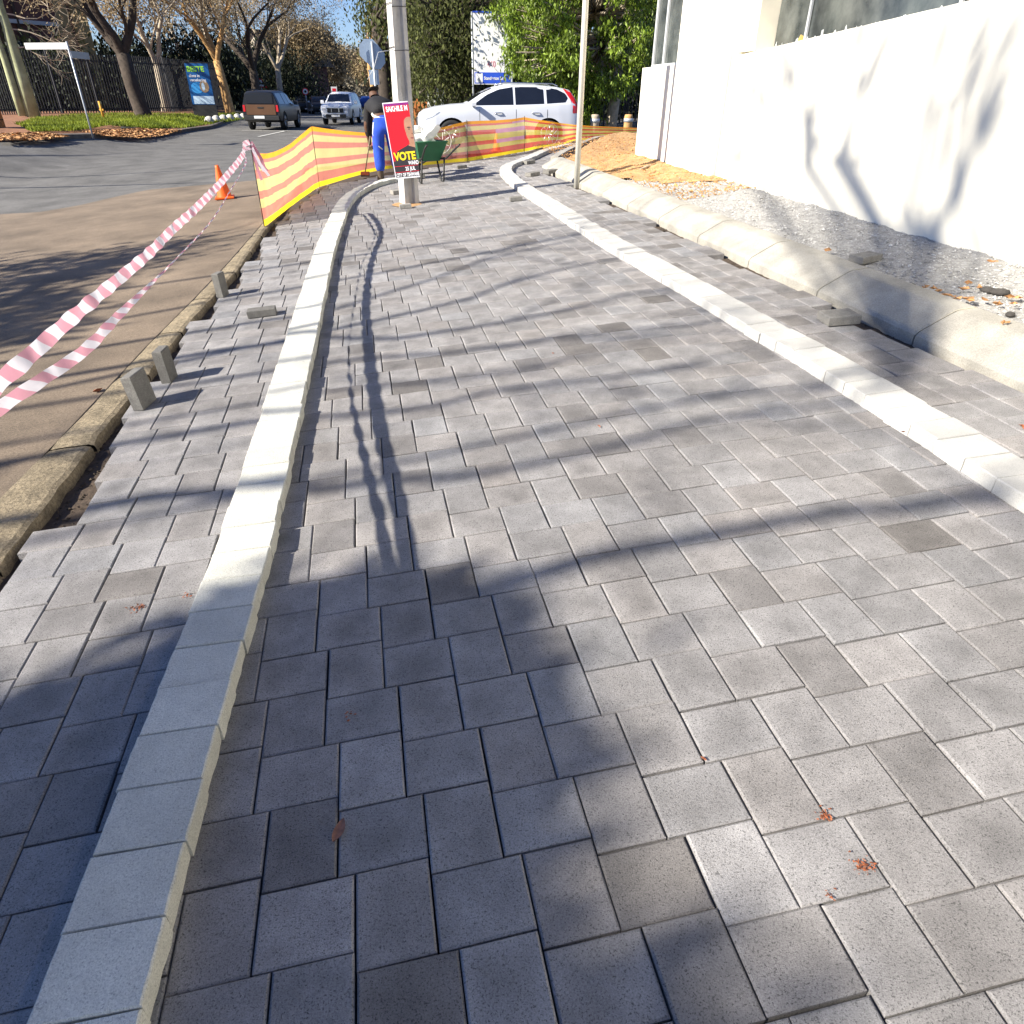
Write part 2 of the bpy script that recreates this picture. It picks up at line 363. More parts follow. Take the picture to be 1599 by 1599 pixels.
# ------------------------------------------------------------------ gravel and orange sand between kerb and wall
M_sand = mat('orange_sand', (.42, .25, .115), .95, .3, 7, 1., 60, speck=.3, sscale=45)
M_grav = mat('gravel_bed', (.36, .35, .33), .95, .25, 20, 1., 150, speck=.35, sscale=110)
def hump(u, v): return .07 + .06 * sstep(3.1, 4.4, u) + .012 * math.sin(u * 9 + v * 4) * math.sin(v * 7 - u * 3)
def area(name, m, vs_, lf, rf, n, add=0, seed=1, nz=.006):
    rng = random.Random(seed); mb = MB(); rows = []
    for v in vs_:
        a, b = lf(v), rf(v); rows.append([W(a + (b - a) * k / n, v, hump(a + (b - a) * k / n, v) + add + rng.uniform(-nz, nz)) for k in range(n + 1)])
    mb.quadgrid(rows, smooth=True); return tag(mb.build(name, m), kind='structure')
area('gravel_bed', M_grav, frange(-1, 9.2, .06), lambda v: 3.072, lambda v: 4.9, 30)
area('sand', M_sand, frange(7.9, 16.5, .06), lambda v: (3.075 + 1.6 * (1 - sstep(7.0, 9.6, v)) + .10 * math.sin(v * 5) + .06 * math.sin(v * 13)) if v < 12.2 else 3.1 + (v - 12.2) * .55, lambda v: 5.0 if v < 14 else 5.6, 40, .012, 2, .01)
def stones(name, label, cat, m, n, region, size, seed, kind='stuff', flat=.6, hf=None):
    rng = random.Random(seed); mb = MB(); k = 0
    base = [(1, 0, 0), (-1, 0, 0), (0, 1, 0), (0, -1, 0), (0, 0, 1), (0, 0, -1)]
    fc = [(0, 2, 4), (2, 1, 4), (1, 3, 4), (3, 0, 4), (2, 0, 5), (1, 2, 5), (3, 1, 5), (0, 3, 5)]
    while k < n:
        u, v = region(rng)
        if u is None: continue
        s = size * math.exp(rng.gauss(0, .35)); M = Matrix.Rotation(rng.uniform(0, 6.28), 3, 'Z') @ Matrix.Rotation(rng.gauss(0, .4), 3, 'X')
        c = W(u, v, (hf or hump)(u, v) + s * .25); o = len(mb.v)
        for b in base: mb.v.append(tuple(c + M @ Vector((b[0] * s * rng.uniform(.6, 1.2), b[1] * s * rng.uniform(.45, .9), b[2] * s * flat * rng.uniform(.5, 1)))))
        t = rng.uniform(.6, 1.35)
        for f in fc: mb.add([o + i for i in f], 0, False, t)
        k += 1
    return tag(mb.build(name, m), label, cat, kind=kind)
M_st = mat('grey_stone_chip', (.44, .43, .41), .9, .2, 40, 0, attr=True)
M_cl = mat('orange_clod', (.48, .26, .10), .95, .25, 40, 0, attr=True)
stones('gravel', 'pale grey crushed stone spread between the cast kerb and the white wall', 'gravel', M_st, 18000, lambda r: (r.uniform(3.1, 4.6), r.uniform(.6, 9.3)), .0085, 21)
stones('sand_clods', 'orange clods and grit lying on the sand by the white wall', 'sand', M_cl, 6500, lambda r: (r.uniform(3.2, 5.1), 7.3 + 8.1 * r.random() ** 1.2), .012, 22, hf=lambda u, v: hump(u, v) + .01)
M_dk = mat('dark_crumb', (.06, .045, .03), .95, .4, 40, 0, attr=True)
stones('soil_crumbs', 'dark crumbs and leaf bits in the gap beside the old edging', 'soil', M_dk, 2500, lambda r: (r.uniform(-1.8, -1.5), r.uniform(.6, 9)), .008, 23, hf=lambda u, v: -.052)
stones('soil_crumbs', 'dark crumbs and grit in the gap below the cast concrete kerb', 'soil', M_dk, 1500, lambda r: (r.uniform(2.45, 2.72), r.uniform(.6, 11)), .008, 24, hf=lambda u, v: -.052)

# ================================================================== WHITE BUILDING ON THE RIGHT
M_wall = mat('white_plaster', (.74, .705, .60), .9, .05, 1.1, .12, 40)
M_wall_shaded = mat('shaded_plaster', (.74, .68, .54), .9, .05, 3, .2, 60)  # white plaster again, the half-lit tone of the reveal put into its colour
M_win = mat('dusty_glass', (.035, .045, .045), .12, .4, 3, spec=.8, col2=(.11, .12, .11))
M_frm = mat('window_frame_grey', (.45, .46, .46), .5, .05, 5)
A3, B3 = Vector((2.607, 9.812)), Vector((3.4756, 4.830)); dW = (B3 - A3).normalized(); nW = Vector((dW.y, -dW.x))   # nW points away from the path (into the building)
if nW.x < 0: nW = -nW
wb = empty('building', (A3.x, A3.y, .4), 'white plastered building with dusty windows above a solid lower wall', 'building')
def WP(s, d, z): p = A3 + dW * s + nW * d; return Vector((p.x, p.y, z)) - Vector((A3.x, A3.y, .4))
def wbox(name, s0, s1, d0, d1, z0, z1, m, zf=None, par=None):
    mb = MB(); o = [(s0, d0), (s1, d0), (s1, d1), (s0, d1)]
    mb.v = [tuple(WP(s, d, z0)) for s, d in o] + [tuple(WP(s, d, (zf(s) if zf else z1))) for s, d in o]
    for f in ((3, 2, 1, 0), (4, 5, 6, 7), (0, 1, 5, 4), (1, 2, 6, 5), (2, 3, 7, 6), (3, 0, 4, 7)): mb.add(f)
    return mb.build(name, m, par or wb)
sill = lambda s: 1.853 + .049 * s
wbox('lower_wall', .02, 16, .0, .3, .0, 0, M_wall, sill)
wbox('lower_wall', -3.17, -1.66, -.02, .3, .0, 1.83, M_wall)
wbox('side_wall', -3.17, -2.9, .3, 6, .0, 4.6, M_wall)
wbox('pillar', -1.65, .0, -.05, .42, .0, 4.6, M_wall)
wbox('reveal', .0, .36, .1, .42, 1.9, 4.6, M_wall_shaded)
wbox('upper_wall', -3.17, 16, .02, .42, 4.602, 5.4, M_wall)
wf = wbox('window_frame', .36, 16, .30, .36, 1.80, 1.98, M_frm, lambda s: sill(s) + .03)
wbox('glass', .37, 16, .33, .345, 1.9, 4.6, M_win, None, wf)
for s in (1.05, 3.3, 5.6): wbox('mullion', s, s + .035, .30, .322, 1.9, 4.6, M_frm, None, wf)
wf = wbox('window_frame', -3.17, -1.652, .12, .2, 1.832, 1.87, M_frm)
wbox('glass', -3.15, -1.66, .15, .165, 1.871, 4.6, M_win, None, wf)
for s in (-3.16, -2.7): wbox('mullion', s, s + .06, .12, .148, 1.871, 4.6, M_frm, None, wf)
# protective plastic torn along the bottom of the panes
M_plas = mat('torn_plastic', (.7, .72, .70), .5, .1, 20, trans=.3)
mb = MB(); rng = random.Random(8)
s = .4
while s < 9:
    wd_ = rng.uniform(.03, .09); hh_ = rng.uniform(.01, .05) + (.04 if rng.random() < .25 else 0); z0 = sill(s) + .031
    mb = MB(); mb.poly([WP(s, .326, z0), WP(s + wd_, .325, z0), WP(s + wd_ * rng.uniform(.3, 1), .322, z0 + hh_), WP(s + wd_ * rng.uniform(-.1, .4), .327, z0 + hh_ * rng.uniform(.3, 1))]); mb.build('plastic_shred', M_plas, wb); s += wd_ * rng.uniform(.6, 1.8)
mb = MB(); mb.box(WP(1.02, .29, sill(1) + .07), (.05, .01, .07), Matrix.Rotation(.4, 3, 'Y')); mb.build('tag_label', mat('ochre_paper', (.55, .38, .12), .8), wb)

# ================================================================== FAR SIDE: ISLAND, STONES, FENCE, BUILDINGS
def vary(c, k): return tuple(x * k for x in c)
M_grass = mat('grass_soil', (.10, .13, .025), .95, .4, 1.2, .8, 60, col2=(.17, .13, .05))
M_leafsoil = mat('red_soil', (.24, .11, .055), .95, .35, 2, .8, 60)
isl = [puv(*p) for p in ((-60, 226), (0, 221), (90, 218), (150, 216), (190, 217), (235, 216), (265, 211), (300, 205), (330, 201))]
KERB_I = [(a, b) for a, b in isl] + [(-8.0, 45), (-8.4, 52), (-8.4, 62), (-8.6, 75), (-8.8, 95)]
# grid of the island: from its kerb outwards to the fence
def island(name, m, d0, d1, h, n=14, rng=random.Random(4), i1=None):
    mb = MB(); rows = []
    K = KERB_I[:i1] if i1 else KERB_I
    for (u, v) in K:
        row = []
        for k in range(n + 1):
            t = d0 + (d1 - d0) * k / n; fu, fv = (-1.0, .25) if v > 26 else (-.75, .66)
            uu, vv = u + fu * t, v + fv * t; row.append(W(uu, vv, h + rng.uniform(-.015, .03)))
        rows.append(row)
    mb.quadgrid(rows, smooth=True); return tag(mb.build(name, m), kind='structure')
island('verge', M_leafsoil, .12, 40, .10)
M_ik = mat('dark_kerb', (.14, .12, .10), .9, .3, 4, .5, 60)
mb = MB()
for (a, b) in zip(KERB_I, KERB_I[1:]):
    d = (Vector(b) - Vector(a)).normalized(); nn = Vector((-d.y, d.x)) * .15
    mb.extr([(a[0], a[1]), (b[0], b[1]), (b[0] + nn.x, b[1] + nn.y), (a[0] + nn.x, a[1] + nn.y)], -.05, .13, lambda x, y, z: W(x, y, z))
tag(mb.build('kerb', M_ik), kind='structure')
# grass blades
M_blade = mat('grass_blade', (.09, .15, .015), .8, .35, .5, trans=.35, col2=(.30, .36, .03))
gp = [(25, 196), (55, 186), (110, 180), (200, 178), (300, 179), (390, 177), (385, 186), (320, 196), (290, 200), (240, 201), (170, 196), (120, 204), (50, 206)]
mb = MB(); rng = random.Random(9); k = 0
while k < 20000:
    px, py = rng.uniform(20, 400), rng.uniform(176, 208)
    if not inpoly(px, py, gp): continue
    k += 1
    if rng.random() < .35 and math.sin(px * .11) + math.sin(py * .9 + px * .03) < -.3: continue
    p = at(px, py, .08); a = rng.uniform(0, 6.28); h = rng.uniform(.06, .17); wv = Vector((math.cos(a), math.sin(a), 0)) * .03
    tip = p + Vector((rng.gauss(0, .05), rng.gauss(0, .05), h)); mb.v += [tuple(p - wv), tuple(p + wv), tuple(tip)]; mb.add((len(mb.v) - 3, len(mb.v) - 2, len(mb.v) - 1))
tag(mb.build('grass', M_blade), 'bright lime grass on the far verge under the big bare trees', 'grass', kind='stuff')
# fallen leaves on the verge
M_leaf = mat('fallen_leaf', (.42, .19, .07), .8, .5, 3, attr=True, col2=(.62, .34, .14))
mb = MB(); k = 0
lp = [(128, 205), (160, 203), (230, 201), (285, 203), (255, 212), (215, 216), (160, 212)]; lp2 = [(-5, 209), (70, 207), (110, 213), (60, 219), (0, 219)]
while k < 2600:
    px, py = rng.uniform(-5, 290), rng.uniform(200, 219)
    if not (inpoly(px, py, lp) or inpoly(px, py, lp2)): continue
    k += 1; p = at(px, py, .13); M = Matrix.Rotation(rng.uniform(0, 6.28), 3, 'Z') @ Matrix.Rotation(rng.gauss(0, .5), 3, 'X'); s_ = rng.uniform(.05, .10)
    mb.poly([p + M @ Vector(q) * s_ for q in ((-1, 0, 0), (0, -.5, .15), (1, 0, .2), (0, .5, .1))], 0, rng.uniform(.5, 1.5))
tag(mb.build('leaf_litter', M_leaf), 'orange brown fallen leaves strewn round the foot of the street name sign', 'fallen leaves', kind='stuff')
# painted stones along the verge
M_stone = mat('whitewashed_stone', (.52, .50, .45), .9, .12, 8, .5, 40)
sp = [(328, 193.5), (339, 191.5), (350, 190), (360, 189), (372, 187.5), (381, 186.5), (390, 185.5)]
words = ['first and nearest white edge stone, at the left end of the row', 'second white edge stone from the left of the row', 'third white edge stone from the left of the row', 'middle one of the row of white edge stones', 'white edge stone third from the right end of the row', 'white edge stone second from the right end of the row', 'last white edge stone, beside the dark pickup']
for i, (px, py) in enumerate(sp):
    b = at(px, py); mb = MB(); rr = .27; rng_ = random.Random(i)
    mb.lathe([(0.01, -.02), (rr * .9, -.02), (rr, .08), (rr * .93, .2), (rr * .7, .31), (rr * .35, .37), (.01, .385)], n=12)
    mb.v = [(x * (1 + .06 * math.sin(5 * y * 7 + i)), y * .85, z) for x, y, z in mb.v]
    o = mb.build('edge_stone', M_stone); o.location = (b.x, b.y, Z(b.x, b.y)); tag(o, words[i], 'edge stone', 'white edge stones along the verge')

# ---- trees
M_barkd = mat('dark_bark', (.055, .042, .032), .95, .35, 6, .8, 30)
M_barkg = mat('golden_bark', (.42, .25, .10), .9, .3, 5, .6, 30)
M_barkp = mat('pale_green_bark', (.34, .36, .20), .85, .25, 3, .5, 30)
M_barkw = mat('pale_bark', (.36, .30, .22), .9, .3, 6, .6, 30)
M_twig = mat('tan_twig', (.36, .29, .19), .9, .4, 2)
M_dryleaf = mat('dry_leaf', (.30, .23, .13), .85, .4, 2, trans=.3, attr=True)
M_greyleaf = mat('grey_leaf', (.17, .15, .11), .85, .4, 2, trans=.2, attr=True)
M_pepleaf = mat('olive_leaf', (.075, .085, .022), .8, .4, 1.2, trans=.35, attr=True)
M_grnleaf = mat('bright_leaf', (.16, .23, .02), .55, .35, 1.5, trans=.3, attr=True, spec=.5)
M_darkleaf = mat('dark_leaf', (.022, .03, .012), .7, .4, 1.5, trans=.2, attr=True)  # leaf colour darkened to stand for shade in hedges and crown gaps
def branch(mb, p, d, L, r, depth, rng, spread=.55, up=.25, n=None, kids=3, minr=.006, ends=None, mi2=1):
    seg = 3; pts = [p.copy()]; rad = [r]; d = d.normalized()
    for i in range(seg):
        d = (d + Vector((rng.gauss(0, .13), rng.gauss(0, .13), rng.gauss(0, .10) + up * .12))).normalized()
        p = p + d * L / seg; pts.append(p.copy()); rad.append(max(minr, r * (1 - .42 * (i + 1) / seg)))
    mb.tube(pts, rad, 7 if r > .08 else (4 if r > .025 else 3), 0 if r > .03 else mi2, False)
    if ends is not None and depth <= 1: ends.append(p.copy()); ends.append(pts[1])
    if depth <= 0: return
    k = kids + (1 if rng.random() < .3 else 0)
    for i in range(k):
        a = i * 6.283 / k + rng.uniform(-.5, .5); ax = d.orthogonal().normalized(); ax.rotate(Matrix.Rotation(a, 3, d)) 
        nd = (d + ax * rng.uniform(.6, 1.25) * spread + Vector((0, 0, up * .4))).normalized(); base = pts[-1] if i < 2 else pts[rng.choice((1, 2))]
        branch(mb, base, nd, L * rng.uniform(.62, .85), rad[-1] * rng.uniform(.6, .8), depth - 1, rng, spread, up, None, kids, minr, ends, mi2)
def leaves(name, m, centers, per, sg, size, seed, parent, dark=.5, elong=.45, droop=0):
    r = np.random.default_rng(seed); c = np.array(centers); n = len(c) * per
    ctr = np.repeat(c, per, 0) + r.normal(0, 1, (n, 3)) * np.array([sg, sg, sg * (.8 + droop)]); 
    if droop: ctr[:, 2] -= np.abs(r.normal(0, droop * sg * 2, n))
    a = r.normal(0, 1, (n, 3)); 
    if droop: a[:, 2] -= 2
    a /= np.linalg.norm(a, axis=1)[:, None]; b = np.cross(a, r.normal(0, 1, (n, 3))); b /= np.linalg.norm(b, axis=1)[:, None]
    s = (size * r.uniform(.6, 1.3, n))[:, None]; a *= s; b *= s * elong
    v = np.stack([ctr - a, ctr + b - a * .1, ctr + a, ctr - b - a * .1], 1).reshape(-1, 3)
    me = bpy.data.meshes.new(name); me.vertices.add(n * 4); me.vertices.foreach_set('co', v.ravel()); me.loops.add(n * 4); me.loops.foreach_set('vertex_index', np.arange(n * 4)); me.polygons.add(n); me.polygons.foreach_set('loop_start', np.arange(n) * 4); me.polygons.foreach_set('loop_total', np.full(n, 4))
    me.materials.append(m); at_ = me.attributes.new('tint', 'FLOAT_COLOR', 'CORNER'); t = np.repeat(r.uniform(1 - dark, 1 + dark, n), 4); k = np.ones((n * 4, 4)); k[:, :3] = t[:, None]; at_.data.foreach_set('color', k.ravel().astype(np.float32))
    me.update(calc_edges=True); o = bpy.data.objects.new(name, me); C.objects.link(o); o.parent = parent; return o
def bare_tree(base, H, r, label, seed, bark, leafm=None, lean=(0, 0), fork=.3, depth=5, spread=.6, per=10, lsize=.12, lsg=.35, kids=3, up=.2, group='bare trees along the street', name='bare_tree', crown='crown'):
    rng = random.Random(seed); e = empty(name, base, label, 'tree', group)
    t = MB(); h = H * fork; top = Vector((lean[0] * h, lean[1] * h, h))
    t.tube([(0, 0, -.15), (lean[0] * h * .12, lean[1] * h * .12, .25), top * .5 + Vector((rng.gauss(0, .05), 0, 0)), top], [r * 1.35, r * 1.05, r * .9, r * .8], 9)
    t.build('trunk', bark, e); ends = []; mb = MB(); K = kids
    for i in range(K):
        a = i * 6.283 / K + rng.uniform(-.4, .4); d = Vector((math.cos(a) * spread + lean[0], math.sin(a) * spread + lean[1], 1))
        branch(mb, top - d.normalized() * r * .3, d, H * .27, r * .62, depth - 1, rng, spread, up, None, 3, .008, ends)
    mb.build(crown, [bark, M_twig], e)
    if leafm: leaves('foliage', leafm, [tuple(q) for q in ends], per, lsg, lsize, seed, e)
    return e
def crown_tree(base, label, seed, bark, leafm, clumps, r, trunk_pts, per=260, size=.16, sg=.55, droop=0, group=None, name='leafy_tree', elong=.45, dark=.5):
    e = empty(name, base, label, 'tree', group); rng = random.Random(seed); B = Vector(base)
    t = MB(); tp = [Vector(p) - B for p in trunk_pts]; t.tube(tp, [r * (1.25 - .7 * i / (len(tp) - 1)) for i in range(len(tp))], 9); t.build('trunk', bark, e)
    lm = MB(); cl = [Vector(c) - B for c in clumps]
    for c in cl:
        s = tp[-1] if c.z > tp[-1].z - .3 else tp[-2]; m = (s + c) / 2 + Vector((rng.gauss(0, .2), rng.gauss(0, .2), -.2)); lm.tube([s, m, c], [r * .4, r * .22, .015], 5)
    lm.build('limb', bark, e); leaves('foliage', leafm, [tuple(c) for c in cl], per, sg, size, seed, e, dark, elong, droop); return e
def clump_field(rng, n, pts, D0, D1):
    # centres spread through a crown that fills the outline pts (pixels of the photograph) between two distances
    out = []; xs = [p[0] for p in pts]; ys = [p[1] for p in pts]
    while len(out) < n:
        x, y = rng.uniform(min(xs), max(xs)), rng.uniform(min(ys), max(ys))
        if inpoly(x, y, pts): out.append(tuple(atD(x, y, rng.uniform(D0, D1))))
    return out
def ground(px, D):
    p = atD(px, 150, D); return Vector((p.x, p.y, Z(p.x, p.y)))
# pale forked tree at the left edge
b = ground(42, 47); mb = MB(); e = empty('forked_tree', b, 'pale green barked tree with two leaning trunks beside the orange wall', 'tree')
def L3(px, py, D=47): return atD(px, py, D) - b
for pts, rr in (([(36, 181), (22, 140), (8, 95), (-4, 60), (-24, 10)], .17), ([(54, 184), (34, 120), (22, 80), (12, 45), (0, 10), (-10, -30)], .27)):
    mb.tube([L3(x, y) for x, y in pts], [rr * (1.2 - .14 * i) for i in range(len(pts))], 10)
mb.tube([L3(46, 182), L3(38, 150), L3(32, 125)], [.2, .16, .14], 8)
mb.build('trunk', M_barkp, e); mb = MB(); rng = random.Random(2)
for q in ((12, 45), (22, 75), (2, 20)): branch(mb, L3(*q), Vector((1, .2, -.1)), 1.5, .045, 3, rng, .7, -.1, None, 3, .012)
mb.build('crown', [M_barkw, M_barkw], e)
# the big dark tree on the verge
bt = bare_tree(ground(218, 48) , 10.5, .42, 'big dark trunked bare tree standing on the lime grass', 12, M_barkd, M_dryleaf, (-.12, 0), .28, 6, .75, 4, .07, .3)
bare_tree(ground(356, 62), 11, .33, 'bare tree with a sunlit golden trunk behind the blue advertising board', 31, M_barkg, M_dryleaf, (-.1, 0), .3, 5, .5, 7, .08, .4)
bare_tree(ground(404, 66), 12.5, .38, 'dark forked tree standing just behind the dark pickup', 33, M_barkd, M_dryleaf, (-.03, 0), .25, 5, .6, 8, .09, .45)
bare_tree(ground(440, 80), 12, .3, 'slim pale stemmed tree between the green board and the dark forked tree', 34, M_barkw, M_dryleaf, (.0, 0), .3, 5, .5, 9, .09, .45)
bare_tree(ground(481, 90), 8.2, .36, 'golden brown tree with dense dry foliage behind the white pickup', 35, M_barkd, M_dryleaf, (0, 0), .28, 5, .5, 34, .13, .5)
bare_tree(ground(512, 110), 7.4, .36, 'brown bushy tree beyond the white pickup', 36, M_barkd, M_dryleaf, (0, 0), .28, 5, .5, 24, .16, .55)
bare_tree(ground(536, 150), 8.4, .4, 'grey tree at the far left side of the tunnel of trees', 37, M_barkd, M_greyleaf, (0, 0), .28, 4, .6, 60, .3, 1.0)
bare_tree(ground(560, 190), 8.0, .4, 'small hazy grey tree closing the far end of the street', 38, M_barkd, M_greyleaf, (0, 0), .28, 4, .7, 60, .36, 1.3)
bare_tree(ground(583, 130), 7.2, .4, 'grey tree at the far right side of the tunnel of trees', 39, M_barkd, M_greyleaf, (0, 0), .28, 4, .6, 60, .26, .9)
bare_tree(ground(590, 80), 5.4, .25, 'small yellow brown tree to the right of the road', 40, M_barkg, M_dryleaf, (0, 0), .3, 4, .45, 40, .14, .5)
for i, (px, D, H, lab) in enumerate([(300, 85, 15, 'tall tan tree rising behind the blue advertising board'), (345, 95, 17, 'tallest tan tree in the row behind the fence'), (255, 60, 11, 'tan tree leaning over the fence beside the big dark tree'), (390, 100, 16, 'pale stemmed tree behind the grey gabled house')]):
    bare_tree(ground(px, D), H, .3, lab, 50 + i, M_barkw, M_dryleaf, (.02, 0), .25, 5, .6, 9, .10, .5)
for i, (px, D, H, lab) in enumerate([(548, 230, 9, 'hazy grey tree deep in the tunnel of trees, left one'), (572, 240, 8, 'hazy grey tree deep in the tunnel of trees, right one'), (600, 180, 9, 'hazy grey tree behind the stop sign'), (524, 200, 10, 'hazy grey tree right above the white pickup'), (498, 140, 9, 'brownish tree behind the dark blue parked car')]):
    bare_tree(ground(px, D), H, .35, lab, 150 + i, M_barkd, M_greyleaf, (0, 0), .2, 3, .8, 130, .5, 1.7)
# grey green fine leaved tree beside the concrete pole
rng = random.Random(71)
D = 38
crown_tree(ground(604, D), 'dark trunked tree with fine grey green leaves, left of the concrete pole', 71, M_barkd, M_pepleaf,
    clump_field(rng, 42, [(566, 40), (585, -30), (650, -60), (680, 0), (660, 60), (630, 90), (590, 85), (572, 70)], 34, 42), .34,
    [ground(604, D), atD(603, 150, D), atD(600, 100, D), atD(592, 68, D), atD(585, 30, D)], 120, .09, .55, .3)
crown_tree(ground(592, D + 3), 'slender tree with an orange sunlit trunk behind the stop sign', 72, M_barkg, M_pepleaf,
    clump_field(rng, 14, [(560, 0), (600, -40), (620, 20), (590, 60)], 40, 43), .16, [ground(592, 41), atD(584, 140, 41), atD(578, 110, 41), atD(576, 80, 41)], 90, .09, .5, .2)
# pepper tree with hanging foliage
crown_tree(ground(742, 34), 'large drooping olive green tree behind the front of the white car', 73, M_barkd, M_pepleaf,
    clump_field(rng, 150, [(640, 120), (636, 40), (640, -40), (760, -60), (800, 0), (745, 60), (735, 150), (700, 165), (660, 165)], 30, 38), .38,
    [ground(742, 34), atD(738, 150, 34), atD(732, 100, 34), atD(712, 55, 34), atD(690, 20, 34)], 150, .075, .42, .9, dark=.7)
crown_tree(ground(668, 36), 'brownish shrubby tree low behind the poster pole', 74, M_barkd, M_greyleaf,
    clump_field(rng, 40, [(640, 150), (640, 80), (700, 85), (730, 140), (715, 172), (650, 172)], 34, 37), .15, [ground(668, 36), atD(668, 150, 36), atD(670, 120, 36)], 140, .09, .45, .4)
# bright green tree
crown_tree(ground(958, 27.5), 'dense bright green leafy tree behind the white steel pole', 75, M_barkw, M_grnleaf,
    clump_field(rng, 330, [(765, 30), (790, -50), (900, -90), (1040, -60), (1030, 60), (1010, 110), (985, 140), (925, 150), (895, 165), (870, 130), (800, 120), (785, 85), (800, 60), (775, 50)], 25, 32), .17,
    [ground(956, 27.5), atD(960, 160, 27.5), atD(970, 120, 28), atD(950, 60, 28.5), atD(930, 20, 28.5)], 150, .07, .15, .1, elong=.42, dark=.65)
crown_tree(ground(905, 28), 'low green shrub between the white car and the steel pole', 76, M_barkw, M_grnleaf,
    clump_field(rng, 34, [(885, 190), (880, 150), (905, 130), (935, 150), (925, 188)], 27, 28.5), .08, [ground(905, 28), atD(905, 180, 28), atD(906, 165, 28)], 90, .07, .22, .1, elong=.5)
# dark mass of evergreens behind everything on the right
for i, (px, D, poly, lab) in enumerate([(700, 46, [(620, 180), (620, -60), (760, -60), (760, 180)], 'dark evergreen backing the drooping olive tree'), (830, 42, [(740, 190), (740, -60), (900, -60), (900, 190)], 'dark evergreen behind the tall white board'), (980, 40, [(880, 190), (880, -60), (1060, -60), (1060, 190)], 'dark evergreen behind the bright green tree')]):
    crown_tree(ground(px, D), lab, 80 + i, M_barkd, M_darkleaf, clump_field(rng, 170, poly, D - 3, D + 3), .3, [ground(px, D), atD(px, 140, D), atD(px, 80, D), atD(px, 20, D)], 120, .17, .8, .2, group='dark evergreens at the back')
# hedge trees behind the left fence, their shade put into the dark leaf colour
for i, (px, D, poly, lab) in enumerate([(90, 66, [(-20, 178), (-20, 118), (60, 112), (120, 116), (190, 100), (190, 178)], 'dark hedge behind the fence at the far left'), (280, 74, [(180, 178), (180, 85), (300, 75), (380, 80), (380, 178)], 'dark evergreen hedge behind the blue advertising board'), (420, 88, [(370, 176), (370, 95), (470, 110), (480, 172)], 'dark hedge behind the dark pickup')]):
    crown_tree(ground(px, D), lab, 90 + i, M_barkd, M_darkleaf, clump_field(rng, 130, poly, D - 4, D + 4), .3, [ground(px, D), atD(px, 150, D), atD(px, 125, D)], 240, .17, 1.3, .2, group='dark hedges behind the fence', name='hedge_tree')

# ---- brown building, gabled house, orange wall, fence
M_brick = mat('dark_brick', (.12, .055, .045), .9, .12, 3, .4, 40)  # brick colour darkened to stand for the shade under the trees
M_olive = mat('olive_render', (.15, .15, .085), .9, .12, 1, .3, 30)
M_lit = mat('yellow_blind', (.7, .55, .2), .7, .1, 3)
M_glassd = glass('dark_glass')
def frame2(px0, px1, D0, D1):        # frame of a wall seen between two columns of the picture
    a, c = ground(px0, D0), ground(px1, D1); return a, c
def facade(name, label, cat, a, c, z0, z1, depth, m):
    d = (c - a); d.z = 0; L_ = d.length; d.normalize(); n = Vector((-d.y, d.x, 0)); e = empty(name, (a.x, a.y, z0), label, cat)
    M = Matrix((d, n, (0, 0, 1))).transposed()
    mb = MB(); mb.box(M @ Vector((L_ / 2, depth / 2, (z1 - z0) / 2)), (L_, depth, z1 - z0), M); mb.build('wall', m, e); return e, M, L_
a, c = frame2(-60, 122, 70, 74); e, M, L_ = facade('apartment_building', 'dark red brown brick apartment block behind the trees at the far left', 'building', a, c, -.1, 16, 8, M_brick)
for s_ in (.35, .5, .64): mb = MB(); mb.tube([M @ Vector((L_ * s_, -.12, 0)), M @ Vector((L_ * s_, -.12, 15.5))], .12, 8); mb.build('drain_pipe', M_barkd, e)
def win(e, M, x, z, w_, h_, gm, fm, frame=.1, y=0):
    mb = MB()
    for dx, dz, sx, sz in ((0, h_ / 2, w_, frame), (0, -h_ / 2, w_, frame), (-w_ / 2, 0, frame, h_ - frame), (w_ / 2, 0, frame, h_ - frame), (0, 0, frame * .6, h_ - frame)): mb.box(M @ Vector((x + dx, y - .04, z + dz)), (sx, .1, sz), M)
    f = mb.build('window', fm, e); mb = MB(); mb.box(M @ Vector((x, y - .012, z)), (w_ - frame, .03, h_ - frame), M); mb.build('pane', gm, f)
win(e, M, L_ * .92, 9.6, 2.6, 2.6, M_lit, M_frm)
for i, s_ in enumerate((.1, .3, .57, .8)): win(e, M, L_ * s_, 4.2, 1.3, 1.5, M_glassd, M_barkd)
mb = MB(); mb.box(M @ Vector((L_ * .85, -.1, 6.1)), (7, .2, .25), M); mb.build('ledge', M_frm, e)
a, c = frame2(122, 168, 62, 62); e, M, L_ = facade('stair_tower', 'olive green rendered tower standing behind the street name sign', 'building', a, c, -.1, 15, 3, M_olive)
mb = MB(); mb.box(M @ Vector((L_ * .45, -.06, 7)), (.15, .12, 14), M); mb.build('corner_rib', M_barkd, e)
a, c = frame2(384, 436, 96, 92); e, M, L_ = facade('gabled_house', 'small house with a pale gable behind the dark pickup', 'house', a, c, -.1, 4.6, 8, M_brick)
mb = MB()
for sg_ in (-1, 1):
    mb.quadgrid([[M @ Vector((L_ / 2, y, 7.6)) for y in (-.6, 8.6)], [M @ Vector((L_ / 2 + sg_ * (L_ / 2 + .7), y, 4.3)) for y in (-.6, 8.6)]])
mb.build('roof', M_barkd, e); mb = MB(); mb.extr([(0, 4.6), (L_, 4.6), (L_ / 2, 7.4)], -.02, .2, lambda x, z, y: M @ Vector((x, y, z))); g = mb.build('gable', mat('pale_gable', (.55, .5, .42), .8), e)
